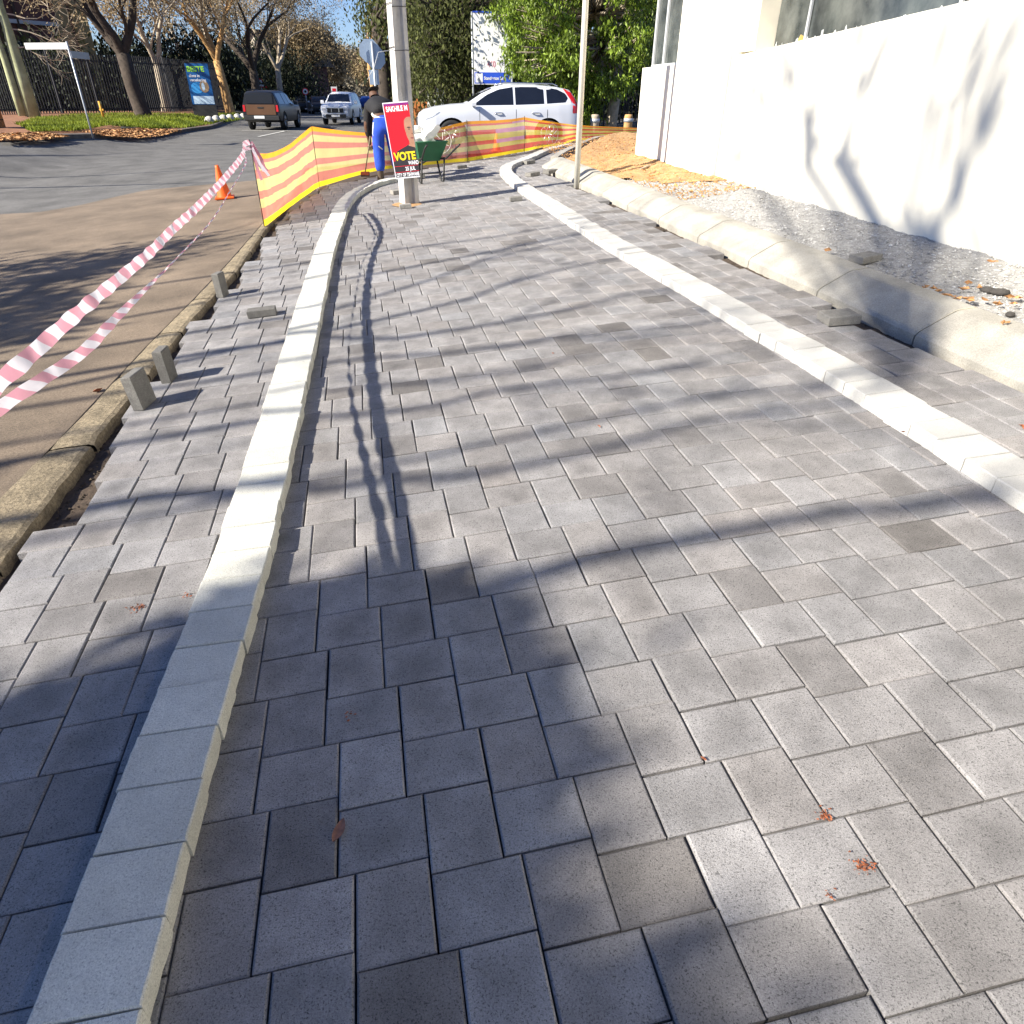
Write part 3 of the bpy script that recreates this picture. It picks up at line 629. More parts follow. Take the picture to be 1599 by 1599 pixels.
win(e, M, L_ * .3, 2.4, 1.2, 1.3, M_glassd, M_frm); win(e, M, L_ * .72, 2.4, 1.2, 1.3, M_glassd, M_frm)
M_orw = mat('orange_brick', (.55, .20, .06), .9, .12, 2, .5, 20)
a = at(-30, 207); c = at(14, 205); d = c - a; d.z = 0; L_ = d.length; d.normalize(); n = Vector((-d.y, d.x, 0)); M = Matrix((d, n, (0, 0, 1))).transposed()
e = empty('boundary_wall', (a.x, a.y, Z(a.x, a.y) - .1), 'orange brick garden wall with a cap at the left edge of the picture', 'wall'); mb = MB(); mb.box(M @ Vector((L_ / 2, .2, .75)), (L_, .25, 1.5), M); mb.build('wall', M_orw, e)
for z_ in (.45, .95): mb = MB(); mb.box(M @ Vector((L_ / 2, .2, z_)), (L_ + .004, .256, .03), M); mb.build('mortar_course', M_barkd, e)
mb = MB(); mb.box(M @ Vector((L_ / 2, .2, 1.55)), (L_ + .1, .36, .1), M); mb.build('cap', M_orw, e)
# dark palisade fence along the verge
M_fence = mat('black_steel', (.022, .022, .024), .6, .2, 6)  # black steel, its colour also carrying the shade along the fence
def palisade(name, label, P, h, m, step=.16, wd=.07, group=None):
    P = [Vector(p) for p in P]; e = empty(name, P[0], label, 'fence', group); mb = MB(); rl = MB(); po = []
    for a, c in zip(P, P[1:]):
        L_ = (c - a).length; n = max(1, int(L_ / step)); d = (c - a).normalized(); M = Matrix((Vector((d.x, d.y, 0)).normalized(), Vector((-d.y, d.x, 0)).normalized(), (0, 0, 1))).transposed()
        for i in range(n): q = a.lerp(c, (i + .5) / n) - P[0]; mb.box(q + Vector((0, 0, h / 2)), (wd, .02, h), M)
        for z_ in (.35, h - .35): rr_ = MB(); rr_.box((a + c) / 2 - P[0] + M @ Vector((0, .03, z_)), (L_, .03, .05), M); rr_.build('rail', m, e)
        po.append((a - P[0], M))
    k = mb.build('pales', m, e)
    for q, M in po: pm = MB(); pm.box(q + Vector((0, .06, h / 2 + .05)), (.1, .1, h + .1), M); pm.build('post', m, e)
    return e
gq = lambda px, D: ground(px, D)
palisade('palisade_fence', 'tall black steel fence running along the back of the far verge', [gq(-30, 52), gq(30, 54), gq(90, 55), gq(150, 56), gq(210, 57), gq(265, 59), gq(320, 63), gq(350, 69), gq(380, 78)], 3.2, M_fence)
M_fr = mat('brown_steel', (.10, .05, .03), .7, .2, 6)
palisade('palisade_fence', 'dark fence behind the trees to the right of the white car', [gq(880, 33), gq(930, 33), gq(980, 33), gq(1030, 33)], 2.0, M_fence)
palisade('slatted_fence', 'rusty brown slatted fence between the concrete pole and the white car', [gq(632, 31), gq(650, 31), gq(668, 31)], 1.35, M_orw, .14, .1)
M_white2 = mat('white_paint', (.78, .78, .76), .5, .04, 6)
palisade('picket_fence', 'short run of white pickets above the bonnet of the white car', [gq(668, 33), gq(684, 33), gq(698, 33)], 1.75, M_white2, .2, .13)

# ================================================================== VEHICLES
M_tyre = mat('tyre', (.02, .02, .02), .85, .15, 20); M_rim = mat('alloy', (.55, .55, .56), .3, .05, 5, metal=.8)
M_carw = mat('white_car_paint', (.58, .60, .64), .22, .02, 2, spec=.6); M_card = mat('dark_car_paint', (.010, .011, .014), .35, .1, 2, spec=.6)  # dark paint taken to black to hold the shade on the pickup
M_brown = mat('brown_tailgate', (.12, .06, .03), .35, .1, 2); M_blk = mat('black_plastic', (.02, .02, .02), .6, .15, 8); M_red = mat('red_lens', (.55, .01, .015), .2, .1, 6, spec=.8)
M_lens = mat('clear_lens', (.6, .62, .65), .1, .1, 6, spec=.9); M_chr = mat('chrome', (.7, .7, .7), .15, .05, 3, metal=1); M_blue = mat('blue_car_paint', (.03, .08, .3), .3, .1, 2)
M_plate = mat('number_plate', (.75, .75, .72), .5, .04, 5); M_cgl = mat('car_glass', (.010, .013, .022), .06, .1, 3, spec=.45)
def ring(st):
    x, zb, zbelt, zt, wb_, wbelt, wt = st
    return [(x, 0, zb), (x, wb_ * .8, zb), (x, wb_ * .97, zb + .06), (x, wb_ * 1.0, zb + (zbelt - zb) * .35), (x, wbelt * 1.01, zb + (zbelt - zb) * .72), (x, wbelt, zbelt - .03), (x, wbelt * .985, zbelt), (x, wbelt + (wt - wbelt) * .86, zbelt + (zt - zbelt) * .86), (x, wt * .93, zt - (zt - zbelt) * .035), (x, wt * .6, zt), (x, 0, zt + .012)]
def car(name, label, cat, loc, rz, ST, paint, wheels, wr, scale=(1, 1, 1), side=None, details=None, group=None, wscr=None, rear=None, simple=False):
    e = empty(name, loc, label, cat, group, rz); e.scale = scale
    # resample stations smoothly
    xs = [s[0] for s in ST]; N = 46; rows = []
    def st_at(x):
        for a, b in zip(ST, ST[1:]):
            if a[0] >= x >= b[0]:
                t = (a[0] - x) / (a[0] - b[0]); return [p + (q - p) * t for p, q in zip(a, b)]
        return list(ST[-1] if x < ST[-1][0] else ST[0])
    grid = sorted(set([round(xs[0] + (xs[-1] - xs[0]) * i / N, 4) for i in range(N + 1)] + xs), reverse=True)
    mb = MB()
    for x in grid:
        r = ring(st_at(x)); rows.append(r + [(p[0], -p[1], p[2]) for p in reversed(r[1:-1])])
    mb.quadgrid(rows, 0, True, True); n = len(rows[0]); o = (len(rows) - 1) * n
    mb.add(list(range(n)), 0, True); mb.add(list(reversed(range(o, o + n))), 0, True)
    body = mb.build('body', [paint, M_blk], e)
    bm = bmesh.new(); bm.from_mesh(body.data); bmesh.ops.recalc_face_normals(bm, faces=bm.faces); bm.to_mesh(body.data); bm.free()
    if not simple:
        cut = MB()
        for wx in wheels:
            for sy in (-1, 1): cut.lathe([(.001, sy * .55), (wr * 1.17, sy * .55), (wr * 1.17, sy * 1.2), (.001, sy * 1.2)], (wx, 0, wr * 1.0), 28, 0, 'y', False)
        co = cut.build('cutter', M_blk); co.scale = (1, 1, 1)
        bm = bmesh.new(); bm.from_mesh(co.data); bmesh.ops.remove_doubles(bm, verts=bm.verts, dist=.002); bmesh.ops.recalc_face_normals(bm, faces=bm.faces); bm.to_mesh(co.data); bm.free()
        body.parent = None; md = body.modifiers.new('b', 'BOOLEAN'); md.object = co; md.operation = 'DIFFERENCE'; md.solver = 'EXACT'
        bpy.context.view_layer.update(); me = bpy.data.meshes.new_from_object(body.evaluated_get(bpy.context.evaluated_depsgraph_get()))
        me.set_sharp_from_angle(angle=R(32)); body.modifiers.clear(); body.data = me; bpy.data.objects.remove(co); body.parent = e
    def sy(x, z):
        r = ring(st_at(x))
        for a, b in zip(r[1:], r[2:]):
            if a[2] <= z <= b[2]: t = (z - a[2]) / max(1e-6, b[2] - a[2]); return a[1] + (b[1] - a[1]) * t
        return r[-2][1]
    def patch(poly, off=.006, side_=1, nx=16, nz=5):   # a skin panel lying on the flank, inside the outline poly (x, z)
        m = MB(); X0, X1 = min(p[0] for p in poly), max(p[0] for p in poly); rws = []
        for i in range(nx + 1):
            x = X0 + (X1 - X0) * i / nx; zs = []
            for a, b in zip(poly, poly[1:] + poly[:1]):
                if a[0] != b[0] and min(a[0], b[0]) - 1e-6 <= x <= max(a[0], b[0]) + 1e-6: zs.append(a[1] + (b[1] - a[1]) * (x - a[0]) / (b[0] - a[0]))
            z0, z1 = min(zs), max(zs); z1 = max(z1, z0 + .002)
            rws.append([(x, side_ * (sy(x, z0 + (z1 - z0) * k / nz) + off), z0 + (z1 - z0) * k / nz) for k in range(nz + 1)])
        if side_ > 0: rws = rws[::-1]
        m.quadgrid(rws, 0, True); return m
    for side_ in (1, -1):
        for poly in (side or []): patch(poly, .006, side_).build('side_window', M_cgl, e)
    def across(xa, xb, f0, f1, wf=.9, off=.008):     # glass lying on the upper skin between two stations (windscreen, rear window)
        m = MB(); rws = []
        for i in range(7):
            t = f0 + (f1 - f0) * i / 6; x = xa + (xb - xa) * t; s = st_at(x); z = s[3]; w_ = s[6] * wf
            nx_ = off if xa > xb else -off
            rws.append([(x + (nx_ if xa > 0 else -abs(nx_)), w_ * k, z + .006 + .012 * (1 - abs(k)) + off * .6) for k in (-1, -.6, 0, .6, 1)])
        m.quadgrid(rws, 0, True); return m
    if wscr: across(*wscr).build('windscreen', M_cgl, e)
    if rear: across(*rear).build('rear_window', M_cgl, e)
    if not simple:
        for wx in wheels:
            for s_ in (1, -1):
                y0 = s_ * (ST[len(ST) // 2][4] - .12); m = MB()
                m.lathe([(wr * .62, -.11), (wr * .93, -.11), (wr, -.08), (wr, .08), (wr * .93, .11), (wr * .66, .11), (wr * .62, .09)], (0, 0, 0), 28, 0, 'y'); t = m.build('wheel', M_tyre, e); t.location = (wx, y0, wr)
                m = MB(); m.lathe([(.001, .07 * s_), (wr * .2, .075 * s_), (wr * .24, .05 * s_)], n=20, axis='y'); m.lathe([(wr * .56, .10 * s_), (wr * .66, .112 * s_), (wr * .66, -.02 * s_)], n=28, axis='y')
                for k in range(7):
                    a = k * 6.283 / 7; d = Vector((math.cos(a), 0, math.sin(a))); m.tube([d * wr * .18 + Vector((0, .06 * s_, 0)), d * wr * .62 + Vector((0, .095 * s_, 0))], [.035, .028], 6)
                m.build('rim', M_rim, t)
    if details: details(e, sy, patch, st_at)
    return e
SUV = [(2.36, .42, .70, .74, .60, .62, .52), (2.30, .30, .82, .88, .78, .78, .62), (2.16, .24, .90, .98, .88, .87, .72), (1.85, .22, .95, 1.06, .94, .92, .76), (1.4, .22, .98, 1.12, .955, .93, .78), (.98, .22, 1.02, 1.15, .955, .93, .78),
       (.55, .22, 1.04, 1.42, .955, .92, .66), (.18, .22, 1.05, 1.58, .955, .92, .60), (-.3, .22, 1.07, 1.665, .955, .92, .59), (-1.0, .22, 1.10, 1.66, .955, .92, .58), (-1.65, .22, 1.14, 1.60, .955, .90, .56), (-2.0, .25, 1.16, 1.53, .93, .87, .53), (-2.12, .28, 1.14, 1.38, .91, .85, .60), (-2.28, .34, 1.02, 1.12, .86, .80, .66), (-2.34, .42, .86, .92, .78, .74, .62)]
def suv_details(e, sy, patch, st_at):
    for s_ in (1, -1):
        patch([(-1.78, 1.58), (-1.96, 1.54), (-2.16, 1.26), (-2.27, 1.0), (-2.26, .90), (-2.06, .90), (-2.06, 1.04), (-2.0, 1.26)][::1], .008, s_, 14).build('tail_light', M_red, e)
        patch([(2.24, .80), (2.0, .93), (1.72, .95), (1.95, .80), (2.2, .72)], .008, s_).build('headlight', M_lens, e)
        patch([(2.16, .52), (2.16, .38), (1.98, .38), (1.98, .52)], .008, s_).build('fog_light', M_lens, e)
        m = patch([(1.0, .40), (1.0, .24), (-.95, .24), (-.95, .40)], .006, s_); m.build('sill_trim', mat('grey_trim', (.3, .3, .31), .6), e)
        for x in (.10, -.98): m = MB(); m.tube([(x + .11, s_ * (sy(x, .90) + .005), .90), (x + .07, s_ * (sy(x, .9) + .04), .905), (x - .07, s_ * (sy(x, .9) + .04), .91), (x - .11, s_ * (sy(x, .9) + .005), .91)], .016, 7); m.build('door_handle', M_chr, e)
        for x in (.62, -.42, -1.32):
            m = MB(); m.quadgrid([[(x, s_ * (sy(x, z) + .002), z), (x + .012, s_ * (sy(x, z) + .002), z)] for z in (.42, .6, .8, 1.0)]); m.build('door_gap', M_blk, e)
        m = MB(); m.tube([(.80, s_ * .90, 1.06), (.78, s_ * .98, 1.09)], .03, 6); m.box((.80, s_ * 1.03, 1.13), (.12, .20, .14), None, 0, .03); m.build('wing_mirror', M_carw, e)
        m = MB(); m.tube([(.05, s_ * .57, 1.63), (-.1, s_ * .575, 1.70), (-1.5, s_ * .55, 1.68), (-1.65, s_ * .54, 1.62)], .016, 6); m.build('roof_rail', M_chr, e)
    m = MB(); m.box((2.37, 0, .66), (.04, .62, .22)); 
    g = m.build('grille', M_blk, e); m = MB()
    for y in (-.26, -.16, -.06, .04, .14, .24): m.box((2.395, y, .66), (.012, .014, .2))
    m.build('grille_bars', M_chr, g)
    m = MB(); m.box((2.38, 0, .42), (.03, .5, .11)); m.build('number_plate', M_plate, e); m = MB(); m.box((-2.35, 0, .8), (.03, .5, .11)); m.build('number_plate', M_plate, e)
    m = MB(); m.box((-2.33, 0, .42), (.06, 1.4, .18)); m.build('bumper', M_blk, e)
    m = MB(); m.box((.30, .42, 1.12), (.02, .1, .1)); m.tube([(.2, .35, 1.05), (.2, .35, 1.32)], [.16, .1], 10)
SIDE_SUV = [[(.82, 1.10), (.40, 1.38), (.06, 1.52), (-.34, 1.585), (-.34, 1.12)], [(-.40, 1.12), (-.40, 1.59), (-1.22, 1.585), (-1.22, 1.15)], [(-1.30, 1.155), (-1.30, 1.58), (-1.62, 1.53), (-1.86, 1.42), (-1.92, 1.30), (-1.84, 1.19)]]
ps = ground(778, 24.5)
car('white_car', 'white estate car with a red tail light, side on behind the barrier net', 'car', (ps.x, ps.y, Z(ps.x, ps.y) - .02), R(180) + math.atan2(-ps.x, ps.y) + R(7), SUV, M_carw, (1.42, -1.36), .36, (1.06, 1, .98), SIDE_SUV, suv_details, None, (.98, .18, .08, .92))
# pickups
PK = [(2.55, .50, .80, .84, .70, .74, .66), (2.46, .38, .96, 1.02, .84, .86, .74), (2.2, .34, 1.04, 1.12, .90, .90, .78), (1.6, .34, 1.08, 1.17, .92, .91, .8), (1.15, .34, 1.10, 1.20, .92, .91, .8), (.7, .34, 1.12, 1.50, .92, .90, .68), (.4, .34, 1.12, 1.68, .92, .90, .64), (-.2, .34, 1.13, 1.78, .92, .90, .62), (-1.0, .34, 1.14, 1.78, .92, .90, .62), (-2.2, .36, 1.14, 1.76, .92, .90, .64), (-2.42, .4, 1.12, 1.72, .91, .89, .66), (-2.5, .45, 1.05, 1.66, .90, .88, .66)]
SIDE_PK = [[(.86, 1.17), (.42, 1.52), (.16, 1.64), (-.12, 1.66), (-.12, 1.17)], [(-.2, 1.17), (-.2, 1.67), (-.95, 1.67), (-.95, 1.18)], [(-1.1, 1.18), (-1.1, 1.66), (-2.2, 1.64), (-2.2, 1.18)]]
def pk_details(paint, tailm):
    def f(e, sy, patch, st_at):
        m = MB(); m.box((2.56, 0, .80), (.05, .95, .26), None, 0, .02); g = m.build('grille', M_blk, e); m = MB()
        for y in (-.22, .22): m.box((2.59, y, .80), (.02, .05, .24))
        m.box((2.59, 0, .92), (.02, .9, .03)); m.build('grille_bars', M_chr, g)
        for s_ in (1, -1):
            m = MB(); m.box((2.47, s_ * .64, .86), (.16, .28, .2), None, 0, .03); m.build('headlight', M_lens, e)
            m = MB(); m.box((2.50, s_ * .66, .52), (.1, .18, .12), None, 0, .02); m.build('fog_light', M_lens, e)
            m = MB(); m.box((.85, s_ * 1.02, 1.22), (.12, .2, .2), None, 0, .03); m.build('wing_mirror', paint, e)
            m = MB(); m.box((-2.50, s_ * .80, .98), (.05, .10, .30), None, 0, .015); m.build('tail_light', M_red, e)
            m = MB(); m.tube([(.1, s_ * .65, 1.79), (-.9, s_ * .65, 1.82), (-1.9, s_ * .65, 1.8)], .018, 6); m.build('roof_rail', M_blk, e)
        m = MB(); m.box((2.56, 0, .50), (.08, 1.2, .18), None, 0, .03); m.build('bumper', M_blk, e)
        m = MB(); m.box((-2.52, 0, .92), (.04, 1.42, .46), None, 0, .012); t = m.build('tailgate', tailm, e); m = MB(); m.box((-2.545, 0, 1.02), (.02, .28, .06)); m.build('handle', M_blk, t)
        m = MB(); m.box((-2.515, 0, 1.40), (.03, 1.26, .42), None, 0, .012); m.build('rear_window', M_cgl, e)
        m = MB(); m.box((-2.55, 0, .56), (.16, 1.7, .22), None, 0, .03); b = m.build('bumper', M_blk, e); m = MB(); m.box((-2.635, .1, .60), (.015, .5, .12)); m.build('number_plate', M_plate, b)
        m = MB(); m.box((2.61, 0, .50), (.015, .5, .11)); m.build('number_plate', M_plate, e)
    return f
p = ground(424, 44); car('pickup', 'dark pickup with canopy and brown tailgate seen from behind', 'pickup', p, math.atan2(-p.x, p.y) + R(90) + R(-14), PK, M_card, (1.6, -1.55), .40, (1, 1.02, .98), SIDE_PK, pk_details(M_card, M_brown), None, (1.15, .4, .08, .92))
M_carw2 = mat('bright_white_paint', (.85, .85, .85), .3, .02, 2)
p = ground(532, 51); car('pickup', 'white pickup coming towards the camera with headlights in view', 'pickup', p, math.atan2(-p.x, p.y) - R(90) + R(-9), PK, M_carw2, (1.6, -1.55), .40, (1, 1.0, .97), SIDE_PK, pk_details(M_carw2, M_carw2), None, (1.15, .4, .08, .92))
for px, D, rz, m, lab in ((497, 78, -70, M_card, 'dark blue parked car half hidden left of the white pickup'), (468, 84, -60, M_card, 'black parked car under the trees beside the round sign'), (574, 105, 95, M_blue, 'small blue car far down the road'), (566, 140, 95, M_carw, 'distant white car far down the road')):
    p = ground(px, D); car('parked_car', lab, 'car', p, R(rz), SUV, m, (1.42, -1.36), .34, (1, 1, .88), SIDE_SUV, suv_details if D < 90 else None, 'cars far down the street', (.98, .18, .08, .92))
# ---- road paint
M_paint = mat('road_paint', (.55, .54, .50), .8, .15, 3, .2, 60)
for (x0, y0, x1, y1, wd) in ((378, 204, 488, 205.5, .22), (404, 214, 448, 204.5, .13), (455, 191, 512, 191.5, .35), (458, 215, 484, 216.5, .12), (545, 172, 556, 166, .15)):
    a, c = at(x0, y0), at(x1, y1); d = Vector((c.x - a.x, c.y - a.y)).normalized(); n = Vector((-d.y, d.x)) * wd / 2; mb = MB(); rows = []
    for k in range(25): q = a.lerp(c, k / 24); rows.append([(q.x + s_ * n.x, q.y + s_ * n.y, Z(q.x + s_ * n.x, q.y + s_ * n.y) + .014) for s_ in (1, -1)])
    mb.quadgrid(rows); tag(mb.build('road_marking', M_paint), kind='structure')

# ================================================================== SIGNS AND POLES
M_galv = mat('galvanised', (.42, .44, .46), .45, .1, 6, metal=.4); M_bluegrey = mat('sign_back', (.30, .38, .48), .4, .06, 4, metal=.2)
M_wpole = mat('cream_painted_steel', (.66, .64, .56), .45, .08, 8); M_cpole = mat('pole_concrete', (.50, .48, .45), .9, .15, 5, .6, 80, speck=.12)
def faceM(p, yaw=0):      # x to the right, y up, z towards the viewer standing by the kerb
    a = math.atan2(-p.x, p.y) + yaw; X = Vector((math.cos(a), math.sin(a), 0)); return Matrix((X, Vector((0, 0, 1)), Vector((X.y, -X.x, 0)))).transposed()
# concrete pole with channel section
b = at(640, 319); e = empty('utility_pole', b, 'tall grey concrete channel section pole carrying the red election poster', 'pole')
mb = MB(); M = faceM(b, R(26)); pr = [(-.10, -.08), (.10, -.08), (.10, .08), (.045, .08), (.03, .035), (-.03, .035), (-.045, .08), (-.10, .08)]; rows = []
for z, k in ((-.1, 1.05), (.0, 1.05), (2, .92), (4, .86), (8, .7)): rows.append([M @ Vector((x * k, 0, 0)) + M @ Vector((0, 0, y * k)) + Vector((0, 0, z)) for x, y in pr])
mb.quadgrid(rows, 0, False, True); mb.poly(list(reversed(rows[-1]))); mb.build('pole_shaft', M_cpole, e)
for z in (1.72, 2.15): mb = MB(); mb.tube([M @ Vector((x * .95, 0, y * .95)) + Vector((0, 0, z + .01 * i)) for i, (x, y) in enumerate([(-.11, .09), (.11, .09), (.11, -.09), (-.11, -.09), (-.11, .085)])], .004, 5); mb.build('tie_wire', M_blk, e)
mb = MB(); mb.tube([M @ Vector((-.1, 0, .05)) + Vector((0, 0, 1.73)), M @ Vector((-.28, 0, .0)) + Vector((0, 0, 1.7)), M @ Vector((-.34, 0, -.02)) + Vector((0, 0, 1.55)), M @ Vector((-.45, 0, 0)) + Vector((0, 0, 1.42))], .004, 5); mb.build('tie_wire', M_galv, e)
# sand collar left where the pavers stop
mb = MB(); mb.lathe([(.001, .012), (.14, .016), (.2, .006), (.24, -.004)], n=14); o = mb.build('sand_patch', M_sand); o.location = b; tag(o, 'small heap of orange sand packed round the foot of the concrete pole', 'sand heap')
# poster folded round the pole
M_pr = mat('poster_red', (.72, .012, .025), .45, .05, 4); M_pw = mat('poster_white', (.82, .82, .84), .45, .03, 4); M_pd = mat('poster_charcoal', (.035, .03, .035), .5, .1, 5); M_py = mat('poster_yellow', (.85, .66, .02), .45, .05, 4)
M_sk = mat('poster_skin', (.42, .22, .14), .5, .12, 14); M_pm = mat('poster_purple', (.25, .02, .2), .5, .1, 5)
pd = math.hypot(b.x, b.y) - .17
cTL, cTR, cBL, cBR = (597, 161), (637, 157.5), (618.5, 280), (657, 275)
vTL, vTR, vBL = atD(*cTL, pd + .02), atD(*cTR, pd), atD(*cBL, pd - .02)
X = (vTR - vTL).normalized(); Yv = (vTL - vBL).normalized(); Wp, Hp = (vTR - vTL).length, (vTL - vBL).length; Zv = X.cross(Yv).normalized(); Yv = Zv.cross(X).normalized() if abs(X.dot(Yv)) < .01 else Yv
MP = Matrix((X, Yv, Zv)).transposed(); org = vBL
e = empty('election_poster', org, 'red folded election poster with a portrait tied to the concrete pole', 'poster'); q3 = lambda x, y, z=0: (MP @ Vector((x, y, z)))
mb = MB(); mb.extr([(0, 0), (Wp, 0), (Wp, Hp), (0, Hp)], -.006, 0, lambda x, y, z: q3(x, y, z)); bd = mb.build('backing_board', M_pw, e)
mb = MB(); mb.extr([(0, 0), (Wp * .9, 0), (Wp * .9, Hp), (0, Hp)], -.006, 0, lambda x, y, z: q3(Wp, y, 0) + MP @ Vector((-.10 * x, 0, -.6 * x)) + MP @ Vector((z, 0, 0))); mb.build('folded_half', M_pw, e)
def flat(pts, m, z, name='print', par=None):
    mb = MB(); mb.extr(pts, z - .0006, z, lambda x, y, k: q3(x * Wp, y * Hp, k)); return mb.build(name, m, par or e)
flat([(.03, .02), (1, .02), (1, .985), (.03, .985)], M_pr, .0016, 'red_ground')
flat([(.03, .955), (1, .955), (1, .985), (.03, .985)], M_pm, .0022, 'top_band')
head = [(1, .80), (.86, .80), (.78, .785), (.72, .755), (.70, .70), (.70, .65), (.72, .61), (.73, .57), (.76, .53), (.80, .49), (.80, .455), (.74, .43)]
flat([(.03, .02), (1, .02), (1, .24), (.03, .24)], M_pd, .0020, 'lower_panel')
flat([(1, .10), (1, .415), (.92, .43), (.74, .445), (.66, .43), (.42, .395), (.26, .37), (.17, .33), (.12, .27), (.1, .10)], M_pd, .0024, 'jacket')
flat(head + [(.84, .42), (1, .40)], M_sk, .0030, 'portrait')
flat([(.79, .668), (.84, .676), (.92, .672), (.95, .664), (.9, .66), (.82, .66)], M_pd, .0036, 'eyebrow'); flat([(.82, .645), (.87, .652), (.92, .644), (.87, .637)], M_pd, .0036, 'eye')
flat([(.86, .53), (.92, .538), (1, .535), (1, .522), (.92, .518)], mat('poster_lip', (.25, .07, .06), .5), .0036, 'mouth'); flat([(.92, .585), (.97, .592), (1, .585), (1, .575), (.95, .574)], mat('poster_shadow_skin', (.24, .11, .07), .5), .0036, 'nostril')
flat([(.03, .165), (1, .165), (1, .171), (.03, .171)], M_pr, .0030, 'rule'); flat([(.03, .085), (1, .085), (1, .091), (.03, .091)], M_pr, .0030, 'rule')
def ptext(s_, x, y, size, m, bold=.006, xs=1, al='LEFT'): return text(s_, size, q3(x * Wp, y * Hp, .0042), MP, m, e, 'lettering', bold, xs, al, .0004)
ptext('SAKHILE M', .10, .885, .078, M_pw, .003, .72)
ptext('VOTE', .10, .25, .125, M_py, .005, .86); ptext('WARD', .62, .18, .06, M_pw, .002, .72); ptext('25 JUL', .46, .105, .06, M_pw, .002, .80); ptext('CITY OF TSHWANE', .06, .028, .056, M_pw, .002, .60)
# white steel pole
b = at(901, 288); mb = MB(); mb.tube([(0, 0, -.05), (0, 0, 6)], [.041, .038], 16); o = mb.build('steel_pole', M_wpole); o.location = b; tag(o, 'slim cream painted steel pole standing beside the cast concrete kerb', 'pole')
# stop sign seen from behind
D = 26; b = ground(588, D); e = empty('stop_sign', b, 'grey back of an octagonal road sign on a pole behind the worker', 'road sign'); M = faceM(b)
zc = hgt(b, 579, 84) - b.z; dx = -.02
mb = MB(); mb.tube([(0, 0, 0), (0, 0, zc + .32)], .035, 10); mb.build('post', M_galv, e)
for dx_, dz_, yaw, nm in ((-.10, .08, .0, 'sign_plate'), (.12, -.10, .35, 'sign_plate')):
    mb = MB(); Mm = faceM(b, yaw); mb.extr([(.33 * math.cos(R(22.5 + 45 * i)), .33 * math.sin(R(22.5 + 45 * i))) for i in range(8)], -.05 - abs(yaw) * .1, -.045 - abs(yaw) * .1, lambda x, y, z: Mm @ Vector((x + dx_, y, z)) + Vector((0, 0, zc + dz_))); mb.build(nm, M_bluegrey, e)
mb = MB(); mb.extr([(-.17, -.2), (.13, -.2), (.13, .2), (-.17, .2)], -.06, -.055, lambda x, y, z: M @ Vector((x, y, z)) + Vector((0, 0, zc - .62))); mb.build('supplementary_plate', M_bluegrey, e)
# street name sign
b = at(145, 213, .1); D = math.hypot(b.x, b.y); zt = hgt(b, 111, 66) - b.z; e = empty('street_name_sign', b, 'thin leaning post with a long white street name blade on the far verge', 'street sign'); M = faceM(b, R(-38))
mb = MB(); mb.tube([(0, 0, -.1), (0, 0, zt * .3), (0, 0, zt + .02)], .028, 10); mb.build('post', M_galv, e); 
mb = MB(); mb.box(M @ Vector((-.76, 0, 0)) + Vector((0, 0, zt - .10)), (1.5, .03, .17), Matrix((M.col[0], M.col[2] * -1, M.col[1])).transposed()); mb.build('name_blade', M_white2, e)
Mm = faceM(b, R(62)); mb = MB(); mb.box(Mm @ Vector((.6, 0, 0)) + Vector((0, 0, zt - .32)), (1.1, .03, .19), Matrix((Mm.col[0], Mm.col[2] * -1, Mm.col[1])).transposed()); mb.build('name_blade', M_galv, e)
# advertising board
b = ground(316, 50); e = empty('advertising_board', b, 'tall blue advertising board with green lettering before the dark fence', 'advertising board'); M = faceM(b, R(-12)); zt = hgt(b, 300, 97) - b.z
Wb = 1.34; M_adb = mat('ad_blue', (.01, .10, .30), .4, .15, 1.5); M_adl = mat('ad_light_blue', (.05, .33, .72), .4, .08, 3); M_adg = mat('ad_green', (.35, .75, .05), .4, .05, 3); M_adp = mat('ad_pale', (.55, .72, .85), .4, .05, 3)
def slab(x0, x1, z0, z1, d0, d1, m, name): mb = MB(); mb.extr([(x0, z0), (x1, z0), (x1, z1), (x0, z1)], d0, d1, lambda x, y, z: M @ Vector((x, y, z))); return mb.build(name, m, e)
slab(-Wb / 2, Wb / 2, 0, zt, -.1, .0, M_blk, 'casing'); f0 = .28 * zt
slab(-Wb / 2 + .04, Wb / 2 - .04, f0, zt - .06, .003, .006, M_adb, 'poster_face'); slab(-Wb / 2 + .16, Wb / 2 - .05, f0 + .03, f0 + .42, .008, .010, M_adp, 'caption_panel')
hF = zt - f0
def disc(x, z, rx, rz_, m, d, name='picture_disc'): mb = MB(); mb.extr([(x + rx * math.cos(i * .314), z + rz_ * math.sin(i * .314)) for i in range(20)], d - .001, d, lambda a, c_, k: M @ Vector((a, c_, k))); return mb.build(name, m, e)
disc(-.18, f0 + hF * .40, .34, .28, M_adl, .011); disc(.22, f0 + hF * .43, .26, .30, mat('ad_brown', (.35, .24, .14), .5), .013); disc(.16, f0 + hF * .43, .09, .2, M_adp, .015)
text('BESTE', .36, M @ Vector((-Wb / 2 + .1, zt - .45, .012)), M, M_adg, e, 'lettering', .012, 1.0); text('diens in', .2, M @ Vector((-Wb / 2 + .16, zt - .72, .012)), M, M_pw, e, 'lettering', .004, .95); text('versekering', .2, M @ Vector((-Wb / 2 + .16, zt - .93, .012)), M, M_pw, e, 'lettering', .004, .95)
